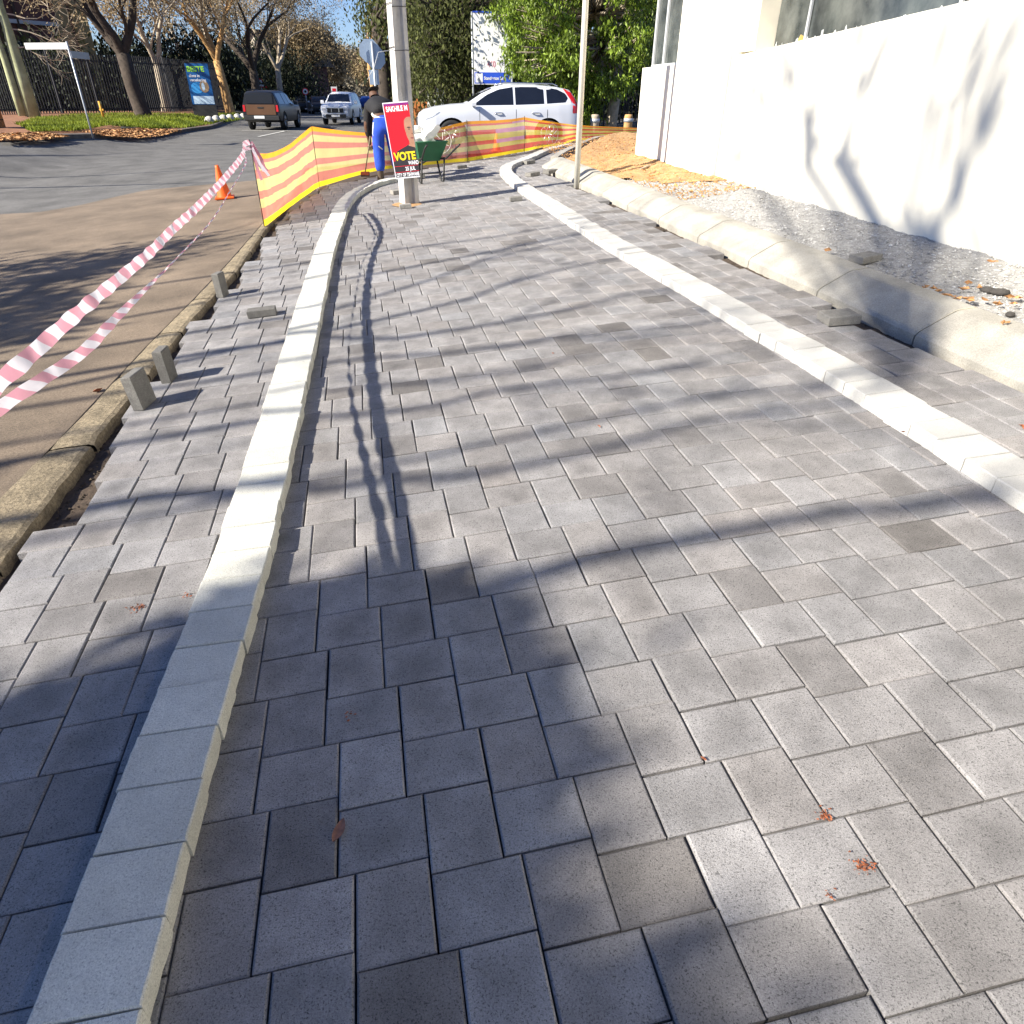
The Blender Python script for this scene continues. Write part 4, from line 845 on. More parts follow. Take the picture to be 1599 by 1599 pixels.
# white board behind the car
D = 30; b = ground(770, D); e = empty('estate_board', b, 'tall white notice board with a blue bottom strip behind the white car', 'notice board'); M = faceM(b, R(3)); zt = hgt(b, 765, 20) - b.z; z0 = hgt(b, 770, 132) - b.z
M_bb = mat('board_blue', (.03, .09, .55), .4, .06, 4); M_gt = mat('faded_grey_print', (.5, .5, .55), .6, .1, 8); M_rt = mat('faded_red_print', (.6, .25, .3), .6, .1, 8)
Wb = 1.38; slab(-Wb / 2, Wb / 2, z0, zt, -.04, 0, M_white2, 'panel'); slab(-Wb / 2 + .02, Wb / 2 - .02, z0 + .03, z0 + .38, .003, .006, M_bb, 'blue_strip'); slab(-Wb / 2 + .05, -Wb / 2 + .32, z0 + .06, z0 + .35, .008, .010, M_white2, 'emblem_panel')
slab(-Wb / 2, Wb / 2, zt, zt + .05, -.05, .01, M_bb, 'top_band')
for x in (-Wb / 2 - .04, Wb / 2 + .04): mb = MB(); mb.tube([M @ Vector((x, 0, -.02)), M @ Vector((x, zt + .03, -.02))], .035, 8); mb.build('post', M_galv, e)
text('Standerton Line', .145, M @ Vector((-Wb / 2 + .37, z0 + .15, .009)), M, M_white2, e, 'lettering', .004, .85); text('012', .26, M @ Vector((-Wb / 2 + .10, z0 + .55, .004)), M, mat('very_faded_print', (.66, .66, .68), .6), e, 'lettering', .006, .8); text('460', .26, M @ Vector((-.2, z0 + .55, .004)), M, M_rt, e, 'lettering', .006, .8); text('4742', .26, M @ Vector((.22, z0 + .55, .004)), M, M_gt, e, 'lettering', .001, .65)
text('4', .16, M @ Vector((-Wb / 2 + .13, z0 + .13, .011)), M, M_gt, e, 'lettering', .001)
# small signs down the street
def small_sign(px, D, py_c, r, shape, label, cols, name='road_sign'):
    b = ground(px, D); zc = hgt(b, px, py_c) - b.z; e = empty(name, b, label, 'road sign', 'small road signs down the street'); M = faceM(b)
    mb = MB(); mb.tube([(0, 0, 0), (0, 0, zc + r * .3)], .045, 8); mb.build('post', M_galv, e); n = {'tri': 3, 'round': 20, 'rect': 4}[shape]
    for k, (m, s_) in enumerate(cols):
        if shape == 'rect': pts = [(-r * s_, -r * s_ * 1.25), (r * s_, -r * s_ * 1.25), (r * s_, r * s_ * 1.25), (-r * s_, r * s_ * 1.25)]
        else: pts = [(r * s_ * math.cos(R(90 + 360 * i / n)), r * s_ * math.sin(R(90 + 360 * i / n))) for i in range(n)]
        mb = MB(); mb.extr(pts, .05 + k * .012, .056 + k * .012, lambda x, y, z: M @ Vector((x, y, z)) + Vector((0, 0, zc))); mb.build(['sign_plate', 'sign_field', 'symbol'][k], m, e)
small_sign(411, 74, 131, .55, 'tri', 'red bordered warning triangle above the dark pickup', [(M_pr, 1), (M_white2, .68), (M_blk, .2)])
small_sign(478, 80, 143, .30, 'round', 'small round red and white sign between the two pickups', [(M_pr, 1), (M_white2, .75), (M_blk, .35)])
small_sign(523, 74, 142, .26, 'rect', 'small red and white rectangular sign above the roof of the white pickup', [(M_white2, 1), (M_pr, .6)])
small_sign(456, 88, 133, .40, 'rect', 'green board hanging among the trees left of the round sign', [(mat('sign_green', (.02, .35, .10), .5), 1), (mat('sign_green_edge', (.04, .5, .2), .5), .8)])
# bollards and marker posts
M_ylw = mat('yellow_paint', (.62, .33, .04), .7, .2, 10)
for px, pb, pt, D, lab in ((150, 179, 155, 44, 'thin orange marker post on the lime grass'),):
    b = ground(px + 3, D); b.z += .1; h = (pb - pt) * D / 1458; mb = MB(); mb.tube([(0, 0, 0), (-.02, 0, h)], .06, 8); mb.box((0, 0, h * .5), (.2, .08, .08)); o = mb.build('marker_post', M_ylw); o.location = b; tag(o, lab, 'post')
for px, lab in ((932, 'weathered timber bollard beside the pale trunk of the bright green tree'), (985, 'orange topped timber bollard next to the corner of the white building')):
    b = ground(px, 24.5); h = hgt(b, px, 179) - b.z; e = empty('bollard', b, lab, 'bollard', 'timber bollards behind the net'); mb = MB(); mb.lathe([(.001, 0), (.14, 0), (.13, h - .06), (.115, h), (.001, h + .01)], n=14); mb.build('shaft', M_barkw if px < 950 else M_barkg, e); mb = MB(); mb.lathe([(.145, h * .72), (.148, h * .72), (.145, h * .86), (.14, h * .86)], n=14); mb.build('band', M_galv, e)

# ================================================================== BARRIER NET AND TAPE
def netmat(name, col, a):
    m = mat(name, col, .7, .08, 4, trans=.6); n = m.node_tree; N = n.nodes; L = n.links; o = N['Material Output']; src = o.inputs[0].links[0].from_socket
    t = N.new('ShaderNodeBsdfTransparent'); ms = N.new('ShaderNodeMixShader'); ms.inputs[0].default_value = a; L.new(t.outputs[0], ms.inputs[1]); L.new(src, ms.inputs[2]); L.new(ms.outputs[0], o.inputs[0]); return m
NM = [netmat('net_yellow', (.82, .70, .27), .66), netmat('net_red', (.74, .25, .18), .68), netmat('net_hem', (.9, .38, .03), .95), netmat('net_bright_yellow', (.92, .70, .03), .95), netmat('net_pink_repair', (.62, .30, .42), .9), netmat('net_yellow_thin', (.75, .60, .12), .72), netmat('net_red_thin', (.70, .10, .06), .78)]
BANDS = [(0, .09, 3), (.09, .25, 1), (.25, .375, 0), (.375, .48, 1), (.48, .645, 0), (.645, .76, 1), (.76, .87, 0), (.87, .925, 1), (.925, 1, 2)]
NP = [((413, 354), 236), ((416.5, 352), 237.5), ((421, 348.5), 239), ((425, 346), 240), ((433, 339), 240), ((444, 331), 237), ((455, 322), 232), ((466, 314), 225), ((476, 307), 217), ((486, 300), 208), ((492, 296), 203), ((499, 292), 197.5),
      ((520, 286), 201), ((545, 278), 204.5), ((570, 271), 207), ((600, 264.5), 208), ((630, 261), 208), ((660, 258.5), 206), ((690, 255.5), 200), ((712, 253.5), 194), ((731, 252), 189.5), ((755, 248), 188.5), ((775, 244.5), 188), ((800, 240), 186), ((819, 237), 183), ((824, 236), 184), ((840, 232), 187), ((860, 228.5), 190), ((880, 226), 193)]
rng = random.Random(4); cols = []
for (bx, by), ty in NP:
    B_ = at(bx, by, .01); D_ = math.hypot(B_.x, B_.y); dx = (790 - bx) / (2530 - by); T_ = atD(bx - dx * (by - ty), ty, D_); cols.append((B_, Vector((B_.x, B_.y, T_.z))))
end = cols[-1]
for px, ty, D_ in ((900, 195, 18.5), (930, 197, 19), (965, 198.5, 19.6), (1000, 200, 20.2)):
    g = ground(px, D_); cols.append((g + Vector((0, 0, .01)), Vector((g.x, g.y, atD(px, ty, D_).z))))
e = empty('barrier_net', cols[0][0], 'yellow and red striped barrier net strung on thin rods round the end of the paving', 'barrier net'); b0 = cols[0][0]
fine = []
for i, ((B1, T1), (B2, T2)) in enumerate(zip(cols, cols[1:])):
    K = 3
    for k in range(K + (1 if i == len(cols) - 2 else 0)): t = k / K; fine.append((B1.lerp(B2, t), T1.lerp(T2, t), i))
LV = sorted(set([x for b_ in BANDS for x in b_[:2]] + [i / 16 for i in range(17)])); mb = MB(); rows = []
for q, (B_, T_, i) in enumerate(fine):
    d = fine[min(q + 1, len(fine) - 1)][0] - fine[max(q - 1, 0)][0]; nrm = Vector((-d.y, d.x, 0)).normalized(); row = []
    for l in LV: row.append(B_.lerp(T_, l) + nrm * (.008 * math.sin(q * .9 + l * 5) + .006 * math.sin(q * 2.3 + l * 11)) * (4 * l * (1 - l) + .3) - b0)
    rows.append(row)
o = len(mb.v); n = len(LV)
for r_2 in rows: mb.v += [tuple(p) for p in r_2]
for q in range(len(rows) - 1):
    i = fine[q][2]
    for j in range(n - 1):
        lm = (LV[j] + LV[j + 1]) / 2; mi = [b_[2] for b_ in BANDS if b_[0] <= lm < b_[1]][0]
        if i >= 20: mi = {0: 5, 1: 6}.get(mi, mi)
        if 22 <= i < 24 and .3 < lm < .9 and mi == 6: mi = 4
        if i == 23 and lm > .6 and mi == 6: mi = 4
        a = o + q * n + j; mb.add((a, a + n, a + n + 1, a + 1), mi, True)
mb.build('netting', NM, e)
for i in (0, 11, 20, 24): 
    B_, T_ = cols[i]; mb = MB(); mb.tube([B_ - b0 - Vector((0, 0, .03)), T_ - b0 + Vector((0, 0, .12 if i == 0 else .02))], .006, 6); mb.build('rod', M_blk, e)
# white printed emblems on the netting (faded circular marks)
M_em = mat('faded_white_print', (.85, .80, .75), .8)
for ci, lv in ((18, .62), (27, .48)):
    B_, T_ = cols[ci]; c_ = B_.lerp(T_, lv) - b0; d = (cols[ci + 1][0] - cols[ci - 1][0]).normalized(); nn = Vector((d.y, -d.x, 0)); mb = MB()
    for rr in (.2,):
        mb.tube([c_ + nn * .035 + d * rr * math.cos(a * .35) + Vector((0, 0, rr * math.sin(a * .35))) for a in range(0, 19)], .004, 4)
    for a in range(7):
        an = a * .9; mb.tube([c_ + nn * .035 + d * .05 * math.cos(an) + Vector((0, 0, .05 * math.sin(an))), c_ + nn * .035 + d * .16 * math.cos(an + .4) + Vector((0, 0, .16 * math.sin(an + .4)))], .006, 4)
    mb.build('printed_mark', M_em, e)
# hazard tape, two strands
def smooth(P, k=8):
    out = []
    for i in range(len(P) - 1):
        p0, p1, p2, p3 = P[max(i - 1, 0)], P[i], P[i + 1], P[min(i + 2, len(P) - 1)]
        for j in range(k):
            t = j / k; out.append(.5 * ((2 * p1) + (p2 - p0) * t + (2 * p0 - 5 * p1 + 4 * p2 - p3) * t * t + (3 * p1 - p0 - 3 * p2 + p3) * t ** 3))
    return out + [P[-1]]
def tape(name, label, pts, wd, seed, twist, stripe=.085, wf=lambda f: 1):
    rng = random.Random(seed); P = [Vector(p) for p in pts]; e_len = 0; mb = MB(); n = 260; out = []
    tot = sum((b - a).length for a, b in zip(P, P[1:])); 
    def pos(s):
        for a, b in zip(P, P[1:]):
            L_ = (b - a).length
            if s <= L_: return a.lerp(b, s / L_)
            s -= L_
        return P[-1]
    K = int(tot / (stripe / 4)); prev = None
    for k in range(K + 1):
        s = tot * k / K; f = s / tot; c = pos(s); d = (pos(min(s + .02, tot)) - pos(max(s - .02, 0))).normalized()
        side = Vector((0, 0, 1)); side = (side - d * side.dot(d)).normalized(); side = Matrix.Rotation(twist(f), 3, d) @ side; wv = side * wd * wf(f) / 2 * (1 + .05 * math.sin(s * 31))
        row = [pos(min(tot, s + j * stripe * .22)) - wv + wv * 2 * j / 4 + side.cross(d) * .004 * math.sin(s * 25 + j) for j in range(5)]
        if prev:
            o = len(mb.v); mb.v += [tuple(p - P[0]) for p in prev + row]
            for j in range(4): mb.add((o + j, o + j + 1, o + 6 + j, o + 5 + j), (k // 4) % 2, True)
        prev = row
    o = mb.build(name, [M_tr, M_tw]); o.location = P[0]; return tag(o, label, 'tape', 'hazard tape strands')
M_tr = mat('tape_red', (.58, .27, .34), .35, .06, 6, trans=.4, spec=.6); M_tw = mat('tape_white', (.66, .63, .68), .35, .04, 6, trans=.4, spec=.6)
top = Vector((cols[0][0].x, cols[0][0].y, cols[0][1].z + .09))
def campt(px, py, depth): d = ray(px, py); return Vector((0, 0, CAM_H)) + d * depth
TP1 = [(-2.86, 8.15, .985), (-2.635, 7.417, .935), (-2.42, 6.292, .84), (-2.20, 5.158, .777), (-2.026, 4.303, .752), (-1.877, 3.646, .735), (-1.714, 2.886, .732), (-1.608, 2.421, .733), (-1.489, 1.945, .735), (-1.381, 1.458, .74), (-1.24, .6, .77), (-1.08, -.5, .83)]
TP2 = [(-2.86, 8.1, .93), (-2.6, 7.363, .87), (-2.375, 6.239, .75), (-2.137, 5.148, .674), (-1.929, 4.046, .634), (-1.811, 3.455, .626), (-1.684, 2.886, .63), (-1.571, 2.434, .637), (-1.489, 1.99, .665), (-1.401, 1.477, .70), (-1.24, .6, .76), (-1.07, -.5, .82)]
tape('hazard_tape', 'upper and wider strand of pale red and white hazard tape', smooth([top] + [Vector(p) for p in TP1]), .055, 1, lambda f: .15 + .12 * math.sin(f * 7))
tape('hazard_tape', 'lower strand of hazard tape twisted thin in its middle', smooth([top - Vector((0, 0, .06))] + [Vector(p) for p in TP2]), .042, 2, lambda f: .5 - .3 * sstep(.62, .78, f), .085, lambda f: .8 - .62 * sstep(.10, .22, f) + .75 * sstep(.52, .68, f))
mb = MB(); rng = random.Random(6)
for k in range(5):
    a = top + Vector((0, 0, -.02 * k)) - top; q = a + Vector((rng.uniform(.0, .09), rng.uniform(-.05, .05), -.12 - .1 * rng.random())); r2 = q + Vector((rng.uniform(.0, .12), 0, -.12)); mb.quadgrid([[a, a + Vector((.03, 0, .01))], [q, q + Vector((.035, 0, .01))], [r2, r2 + Vector((.03, 0, .01))]], k % 2, True)
o = mb.build('hazard_tape', [M_tr, M_tw]); o.location = top; tag(o, 'loose knot and tail of hazard tape on the first net rod', 'tape', 'hazard tape strands')

# ================================================================== CONES, BARROW, WORKER
M_or = mat('cone_orange', (.85, .13, .015), .45, .06, 8)
def cone(loc, h, label, lean=0):
    e = empty('traffic_cone', loc, label, 'traffic cone', 'orange traffic cones', .3); k = h / .45; e.rotation_euler = (0, lean, .3)
    mb = MB(); mb.box((0, 0, .015 * k), (.27 * k, .27 * k, .03 * k), None, 0, .008); mb.build('base', M_or, e); mb = MB(); mb.lathe([(.105 * k, .03 * k), (.10 * k, .05 * k), (.03 * k, .42 * k), (.024 * k, .45 * k), (.016 * k, .45 * k), (.012 * k, .40 * k)], n=24); mb.build('cone_body', M_or, e)
c1 = at(352, 311); cone(c1 + Vector((0, 0, .01)), .47, 'orange cone standing alone on the road beside the tape', -.06)
c2 = at(776, 237); cone(c2, .36, 'small orange cone seen through the barrier net')
# wheelbarrow
M_gr = mat('green_tray', (.02, .11, .05), .45, .12, 8); M_sack = mat('cement_sack', (.72, .71, .66), .8, .12, 9, .4, 30)
b = at(668, 284); e = empty('wheelbarrow', b, 'green wheelbarrow with black legs standing behind the poster', 'wheelbarrow', None, R(28)); k = .86; e.scale = (k, k, k)   # local -y = handles
mb = MB()
def rr(w_, l0, l1, z): return [(-w_, l0, z), (w_, l0, z), (w_ * .92, l1, z), (-w_ * .92, l1, z)]
outer = [rr(.20, -.18, .22, .36), rr(.30, -.34, .42, .68)]; inner = [rr(.185, -.165, .205, .375), rr(.285, -.325, .405, .685)]
mb.quadgrid([outer[0], outer[1], inner[1], inner[0]], 0, False, True); mb.poly(list(reversed(outer[0]))); mb.poly(inner[0]); mb.tube([outer[1][i] for i in (0, 1, 2, 3, 0)], .012, 6); mb.build('tray', M_gr, e)
for s_ in (-1, 1):
    mb = MB(); mb.tube([(s_ * .05, .62, .22), (s_ * .14, .3, .34), (s_ * .24, -.4, .42), (s_ * .30, -.72, .60), (s_ * .31, -.86, .66)], .017, 8); mb.build('handle', M_blk, e)
    mb = MB(); mb.tube([(s_ * .19, -.06, .37), (s_ * .22, -.16, .02), (s_ * .22, -.26, .0), (s_ * .22, -.34, .40)], .017, 8); mb.build('leg', M_blk, e)
mb = MB(); mb.tube([(-.22, -.2, .16), (.22, -.2, .16)], .012, 6); mb.build('brace', M_blk, e)
mb = MB(); mb.lathe([(.10, -.04), (.17, -.045), (.19, -.02), (.19, .02), (.17, .045), (.10, .04)], n=24, axis='y'); mb.v = [(y, x, z) for x, y, z in mb.v]; wh = mb.build('wheel', M_tyre, e); wh.location = (0, .62, .19); mb = MB(); mb.lathe([(.001, -.03), (.10, -.03), (.10, .03), (.001, .03)], n=18, axis='y'); mb.v = [(y, x, z) for x, y, z in mb.v]; mb.build('hub', M_or, wh)
def sack(loc, sz, rot, label, seed):
    bm = bmesh.new(); bmesh.ops.create_cube(bm, size=1); bmesh.ops.subdivide_edges(bm, edges=bm.edges, cuts=7, use_grid_fill=True); rng = random.Random(seed)
    for v in bm.verts:
        c = v.co; f = 1 - .35 * (abs(c.x * 2) ** 3) * (abs(c.z * 2)); c.z *= f; c.z *= 1 - .4 * max(abs(c.x * 2), abs(c.y * 2)) ** 4; c.x *= sz[0]; c.y *= sz[1]; c.z *= sz[2]
        c += Vector((math.sin(c.y * 40 + seed), math.sin(c.x * 35 + seed), math.sin(c.x * 28 + c.y * 31 + seed))) * .009
    me = bpy.data.meshes.new('cement_sack'); bm.to_mesh(me); bm.free(); me.materials.append(M_sack)
    for p in me.polygons: p.use_smooth = True
    o = bpy.data.objects.new('cement_sack', me); C.objects.link(o); o.location = loc; o.rotation_euler = rot; return tag(o, label, 'sack', 'white sacks in the wheelbarrow')
sack(b + Vector((-.08, .02, .60)), (.42, .30, .18), (.2, .1, .3), 'white sack lying lowest in the green wheelbarrow', 1); sack(b + Vector((.06, .0, .68)), (.36, .24, .15), (-.2, -.55, .8), 'white sack tilted up on top of the load in the wheelbarrow', 2); sack(b + Vector((-.16, .08, .72)), (.26, .22, .12), (.1, .3, 1.9), 'small white sack at the left of the load in the wheelbarrow', 5)
# worker, bending forward with the back to the camera
M_skin = mat('skin', (.10, .05, .03), .6, .1, 10); M_ovr = mat('blue_overall', (.015, .06, .42), .85, .2, 7, .5, 40); M_jkt = mat('black_jacket', (.012, .012, .014), .85, .2, 12, .5, 40); M_boot = mat('work_boot', (.07, .05, .035), .8, .2, 20); M_hiv = mat('reflective_strip', (.72, .70, .58), .4, .05, 9)
def skin(name, verts, edges, radii, m, parent, lv=2, root=0):
    me = bpy.data.meshes.new(name); me.from_pydata(verts, edges, []); o = bpy.data.objects.new(name, me); C.objects.link(o)
    md = o.modifiers.new('s', 'SKIN'); sv = me.skin_vertices[0].data
    for i, r in enumerate(radii): sv[i].radius = r if hasattr(r, '__len__') else (r, r)
    for i in range(len(sv)): sv[i].use_root = (i == root)
    md.use_smooth_shade = True; s2 = o.modifiers.new('d', 'SUBSURF'); s2.levels = lv; s2.render_levels = lv; bpy.context.view_layer.update()
    me2 = bpy.data.meshes.new_from_object(o.evaluated_get(bpy.context.evaluated_depsgraph_get())); o.modifiers.clear(); o.data = me2; me2.materials.clear(); me2.materials.append(m)
    for p in me2.polygons: p.use_smooth = True
    o.parent = parent; return o
fL = at(597, 286); fR = at(630, 281); mid = (fL + fR) / 2 + Vector((-.07, 0, 0)); e = empty('person', mid, 'worker in blue overall trousers and black jacket bending over beside the poster', 'person', None, R(12))
hx = (fR - fL).length / 2; 
# joints (x right, y away from the camera, z up): 0 pelvis, spine, neck, head, arms, legs
V_ = [(0, 0, .88), (-.03, .12, 1.0), (-.06, .26, 1.10), (-.08, .38, 1.17), (-.09, .46, 1.20), (-.10, .52, 1.24), (-.11, .58, 1.22),
      (-.20, .36, 1.05), (-.27, .44, .80), (-.24, .56, .58), (-.24, .60, .50), (.13, .36, 1.05), (.22, .46, .82), (.15, .58, .60), (.14, .62, .52),
      (-.10, .0, .82), (-.12, .03, .47), (-.12, -.03, .10), (-.12, .10, .04), (.10, .0, .82), (.14, .04, .47), (hx - .02, .0, .10), (hx - .01, .12, .04)]
E_ = [(0, 1), (1, 2), (2, 3), (3, 4), (4, 5), (5, 6), (2, 7), (7, 8), (8, 9), (9, 10), (2, 11), (11, 12), (12, 13), (13, 14), (0, 15), (15, 16), (16, 17), (17, 18), (0, 19), (19, 20), (20, 21), (21, 22)]
Rr = [(.12, .10), (.125, .10), (.13, .10), .06, .07, .095, .07, .055, .045, .035, .03, .055, .045, .035, .03, .085, .06, .045, .035, .085, .06, .045, .035]
body = skin('body', V_, E_, Rr, M_skin, e)
skin('jacket', [(0, .02, .95), (-.03, .13, 1.03), (-.06, .26, 1.11), (-.075, .35, 1.16), (-.20, .36, 1.08), (-.24, .46, .82), (-.235, .55, .62), (.11, .36, 1.08), (.22, .46, .82), (.16, .56, .64)], [(0, 1), (1, 2), (2, 3), (2, 4), (4, 5), (5, 6), (2, 7), (7, 8), (8, 9)], [(.165, .14), (.17, .14), (.175, .14), .10, .09, .078, .066, .09, .078, .066], M_jkt, e)
skin('trousers', [(0, -.01, .87), (0, .05, .93), (-.095, -.01, .78), (-.115, .02, .47), (-.12, -.03, .13), (.095, -.01, .78), (.135, .03, .47), (hx - .02, .0, .13)], [(0, 1), (0, 2), (2, 3), (3, 4), (0, 5), (5, 6), (6, 7)], [(.175, .15), (.165, .13), (.125, .12), .10, .085, (.125, .12), .10, .085], M_ovr, e)
for nm, z_, y_, rx, ry in (('waistband', .965, .06, .165, .15),):
    mb = MB(); mb.tube([(rx * math.cos(a * .314), y_ + ry * math.sin(a * .314) * .8, z_ - .10 * math.cos(a * .314 + 1.57) * .5) for a in range(21)], .020, 6); mb.build(nm, M_hiv, e)
mb = MB(); mb.tube([(-.165, -.06, .86), (-.19, -.04, .70), (-.15, -.06, .55), (-.06, -.10, .48)], .010, 5); mb.build('trouser_stripe', M_hiv, e)
skin('cap', [(-.10, .52, 1.29), (-.11, .54, 1.33)], [(0, 1)], [.135, .09], M_jkt, e)
for x, y in ((-.12, .02), (hx - .015, .05)):
    mb = MB(); mb.quadgrid([[(x + a * math.cos(k * .628), y + b_ * math.sin(k * .628) + oy, z) for k in range(10)] for a, b_, oy, z in ((.055, .14, .05, 0), (.06, .145, .05, .03), (.055, .12, .03, .07), (.05, .06, -.03, .12), (.05, .055, -.04, .17))], 0, True, True); mb.poly([(x + .055 * math.cos(-k * .628), y + .14 * math.sin(-k * .628) + .05, 0) for k in range(10)]); mb.build('boot', M_boot, e)
for hxp, hy, hz in ((-.24, .61, .49), (.14, .63, .51)):
    for f in range(4): skin('finger', [(hxp - .03 + .02 * f, hy, hz), (hxp - .03 + .02 * f, hy + .02, hz - .045), (hxp - .03 + .02 * f, hy, hz - .075)], [(0, 1), (1, 2)], [.010, .009, .008], M_skin, body, 1)
    skin('thumb', [(hxp + .03, hy - .01, hz + .01), (hxp + .05, hy + .01, hz - .03), (hxp + .045, hy + .02, hz - .055)], [(0, 1), (1, 2)], [.011, .010, .009], M_skin, body, 1)
# broom held by the worker
g = at(571, 276); hand = e.location + Matrix.Rotation(R(12), 3, 'Z') @ Vector((-.26, .60, .47)); M_bro = mat('brick_red_broom', (.30, .07, .03), .9, .2, 10)
be = empty('broom', g, 'thin handled broom with a brick red head held in the left hand of the worker', 'broom'); mb = MB(); mb.tube([Vector((0, 0, .06)), hand - g, (hand - g) * 1.35], .010, 7); mb.build('handle', M_barkw, be); mb = MB(); mb.box((0, 0, .05), (.15, .07, .06), None, 0, .01); mb.build('broom_head', M_bro, be); mb = MB(); mb.box((0, 0, .012), (.145, .06, .024)); mb.build('bristles', M_barkd, be)

# ================================================================== LOOSE PAVERS AND SMALL THINGS
def loose(u, v, sz, rz, label, z=0, tilt=(0, 0), tint=.9, base=None):
    mb = MB(); hx_, hy_, hz_ = sz; mb.box((0, 0, hz_ / 2), sz, None, 0, .004, tint); p = base or W(u, v, z); o = mb.build('loose_paver', M_pav2); o.location = p
    n = Vector((-.0634, -.027, 1)).normalized(); q = n.to_track_quat('Z', 'Y'); o.rotation_mode = 'QUATERNION'
    from mathutils import Quaternion, Euler
    o.rotation_quaternion = Vector((0, 0, 1)).rotation_difference(n) @ Euler((tilt[0], tilt[1], math.atan2(U2.y, U2.x) + rz)).to_quaternion(); return tag(o, label, 'paver', 'loose pavers lying about')
M_pav2 = mat('weathered_paver', (.22, .21, .19), .9, .2, 18, .8, 240, speck=.4, sscale=240, attr=True)
G_ = 'loose pavers lying about'
loose(-1.665, 3.19, (.055, .155, .192), -.22, 'paver stood on end nearest the camera at the road edging', .0, (0, -.04))
loose(-1.615, 3.56, (.055, .115, .195), -.15, 'dark paver stood on end, second nearest the camera at the road edging', .0, (.03, .03), .72)
loose(-1.60, 5.47, (.055, .11, .19), -.3, 'paver stood on end, farthest of the three at the road edging', .0, (-.02, .02), .85)
loose(-1.20, 4.74, (.205, .10, .052), .05, 'half paver lying flat on the left hand paving strip', .003, (0, 0), .7)
def fromq(px, py): q = at(px, py); return uv_of(q.x, q.y)
q = fromq(1309, 506); loose(q[0] + .02, q[1] + .03, (.2, .16, .055), -.12, 'whole paver lying on the right hand strip beside the cast kerb', .003, (0, 0), 1.05)
q = puv(1352, 405, .09); loose(q[0], q[1], (.2, .13, .05), .25, 'paver lying on the grey gravel by the wall', hump(*q) + .004, (0, 0), 1.1)
q = fromq(806, 314); loose(q[0], q[1], (.16, .10, .05), .0, 'grey paver on the inner side of the far right kerb', .003)
q = fromq(722, 263); loose(q[0], q[1], (.17, .10, .045), .1, 'dark paver lying alone right of the wheelbarrow', .003, (0, 0), .45)
q = fromq(622, 303); loose(q[0], q[1], (.19, .14, .055), .3, 'pale paver just behind the left side of the concrete pole', .003, (0, 0), 1.3)
q = fromq(634, 326); loose(q[0], q[1] + .03, (.15, .09, .05), .05, 'cut paver in front of the foot of the concrete pole', .003, (0, 0), 1.35)
for (x, y), t, lab in zip(((826, 256), (832, 275), (878, 221), (842, 230), (860, 271)), (1, .95, .9, .9, .8), ('paver on the bend of the far right kerb', 'paver lying on the narrow strip before the bend of the far kerb', 'paver stacked at the far tip of the right kerb', 'paver at the foot of the net near the far kerb', 'small offcut beside the end of the cast kerb')):
    q = fromq(x, y); loose(q[0], q[1], (.2, .14, .055), .5, lab, .003, (0, 0), t)
# crumbs, leaves and stones
M_lf = mat('red_brown_leaf', (.24, .075, .03), .8, .4, 60, attr=True)
def crumbs(px, py, r, n, size, label, seed, name='crushed_leaf', cat='leaf', m=None, h=.0, grp='leaf scraps on the paving'):
    b = at(px, py, h); rng = random.Random(seed); mb = MB(); o0 = Vector((b.x, b.y, Z(b.x, b.y) + h + .003))
    for k in range(n):
        c = Vector((rng.gauss(0, r), rng.gauss(0, r * .8), size * .3 + rng.random() * size * .3)); M = Matrix.Rotation(rng.uniform(0, 6.28), 3, 'Z') @ Matrix.Rotation(rng.gauss(0, .5), 3, 'X'); s_ = size * rng.uniform(.5, 1.3)
        o = len(mb.v); pts = [Vector(q) * s_ for q in ((-1, 0, 0), (-.2, -.55, .2), (.9, -.1, .1), (.3, .5, .3), (0, 0, -.25))]; mb.v += [tuple(c + M @ p) for p in pts]; t = rng.uniform(.6, 1.5)
        for f in ((0, 1, 3), (1, 2, 3), (0, 4, 1), (1, 4, 2), (2, 4, 3), (3, 4, 0)): mb.add([o + i for i in f], 0, False, t)
    o = mb.build(name, m or M_lf); o.location = o0; return tag(o, label, cat, grp)
crumbs(213, 951, .013, 44, .0045, 'crushed red leaf crumbs on a left strip paver in the sun', 1); crumbs(293, 932, .006, 8, .006, 'small leaf scrap close beside the cream kerb', 2)
crumbs(1288, 1277, .009, 50, .0036, 'rusty crumbs across a joint near the lower right', 4); crumbs(1348, 1355, .011, 70, .0038, 'largest patch of rusty crumbs at the lower right', 5); crumbs(1296, 1400, .005, 14, .0034, 'tiny rusty crumbs left below the largest patch', 6)
crumbs(543, 1120, .014, 9, .005, 'few rusty crumbs on a shaded paver right of the kerb', 7); crumbs(152, 614, .004, 2, .03, 'single red leaf on the dusty road', 8); crumbs(1100, 1186, .004, 5, .005, 'speck of leaf in a joint at the right centre', 9)
crumbs(1418, 678, .004, 2, .02, 'brown leaf against the face of the white kerb', 10); crumbs(937, 668, .004, 2, .011, 'small brown leaf in the middle of the path', 11); crumbs(865, 554, .004, 2, .012, 'tiny brown leaf farther up the path', 12); crumbs(1596, 670, .006, 3, .02, 'ochre leaf on the right strip at the picture edge', 13)
b = at(530, 1302); mb = MB(); rows = []
for k in range(9):
    t = k / 8; w_ = .012 * math.sin(math.pi * t) ** .7 + .0004; rows.append([(-w_, (t - .5) * .06, .006 + .006 * (2 * t - 1) ** 2), (0, (t - .5) * .06, .003 + .006 * (2 * t - 1) ** 2), (w_, (t - .5) * .06, .007 + .006 * (2 * t - 1) ** 2)])
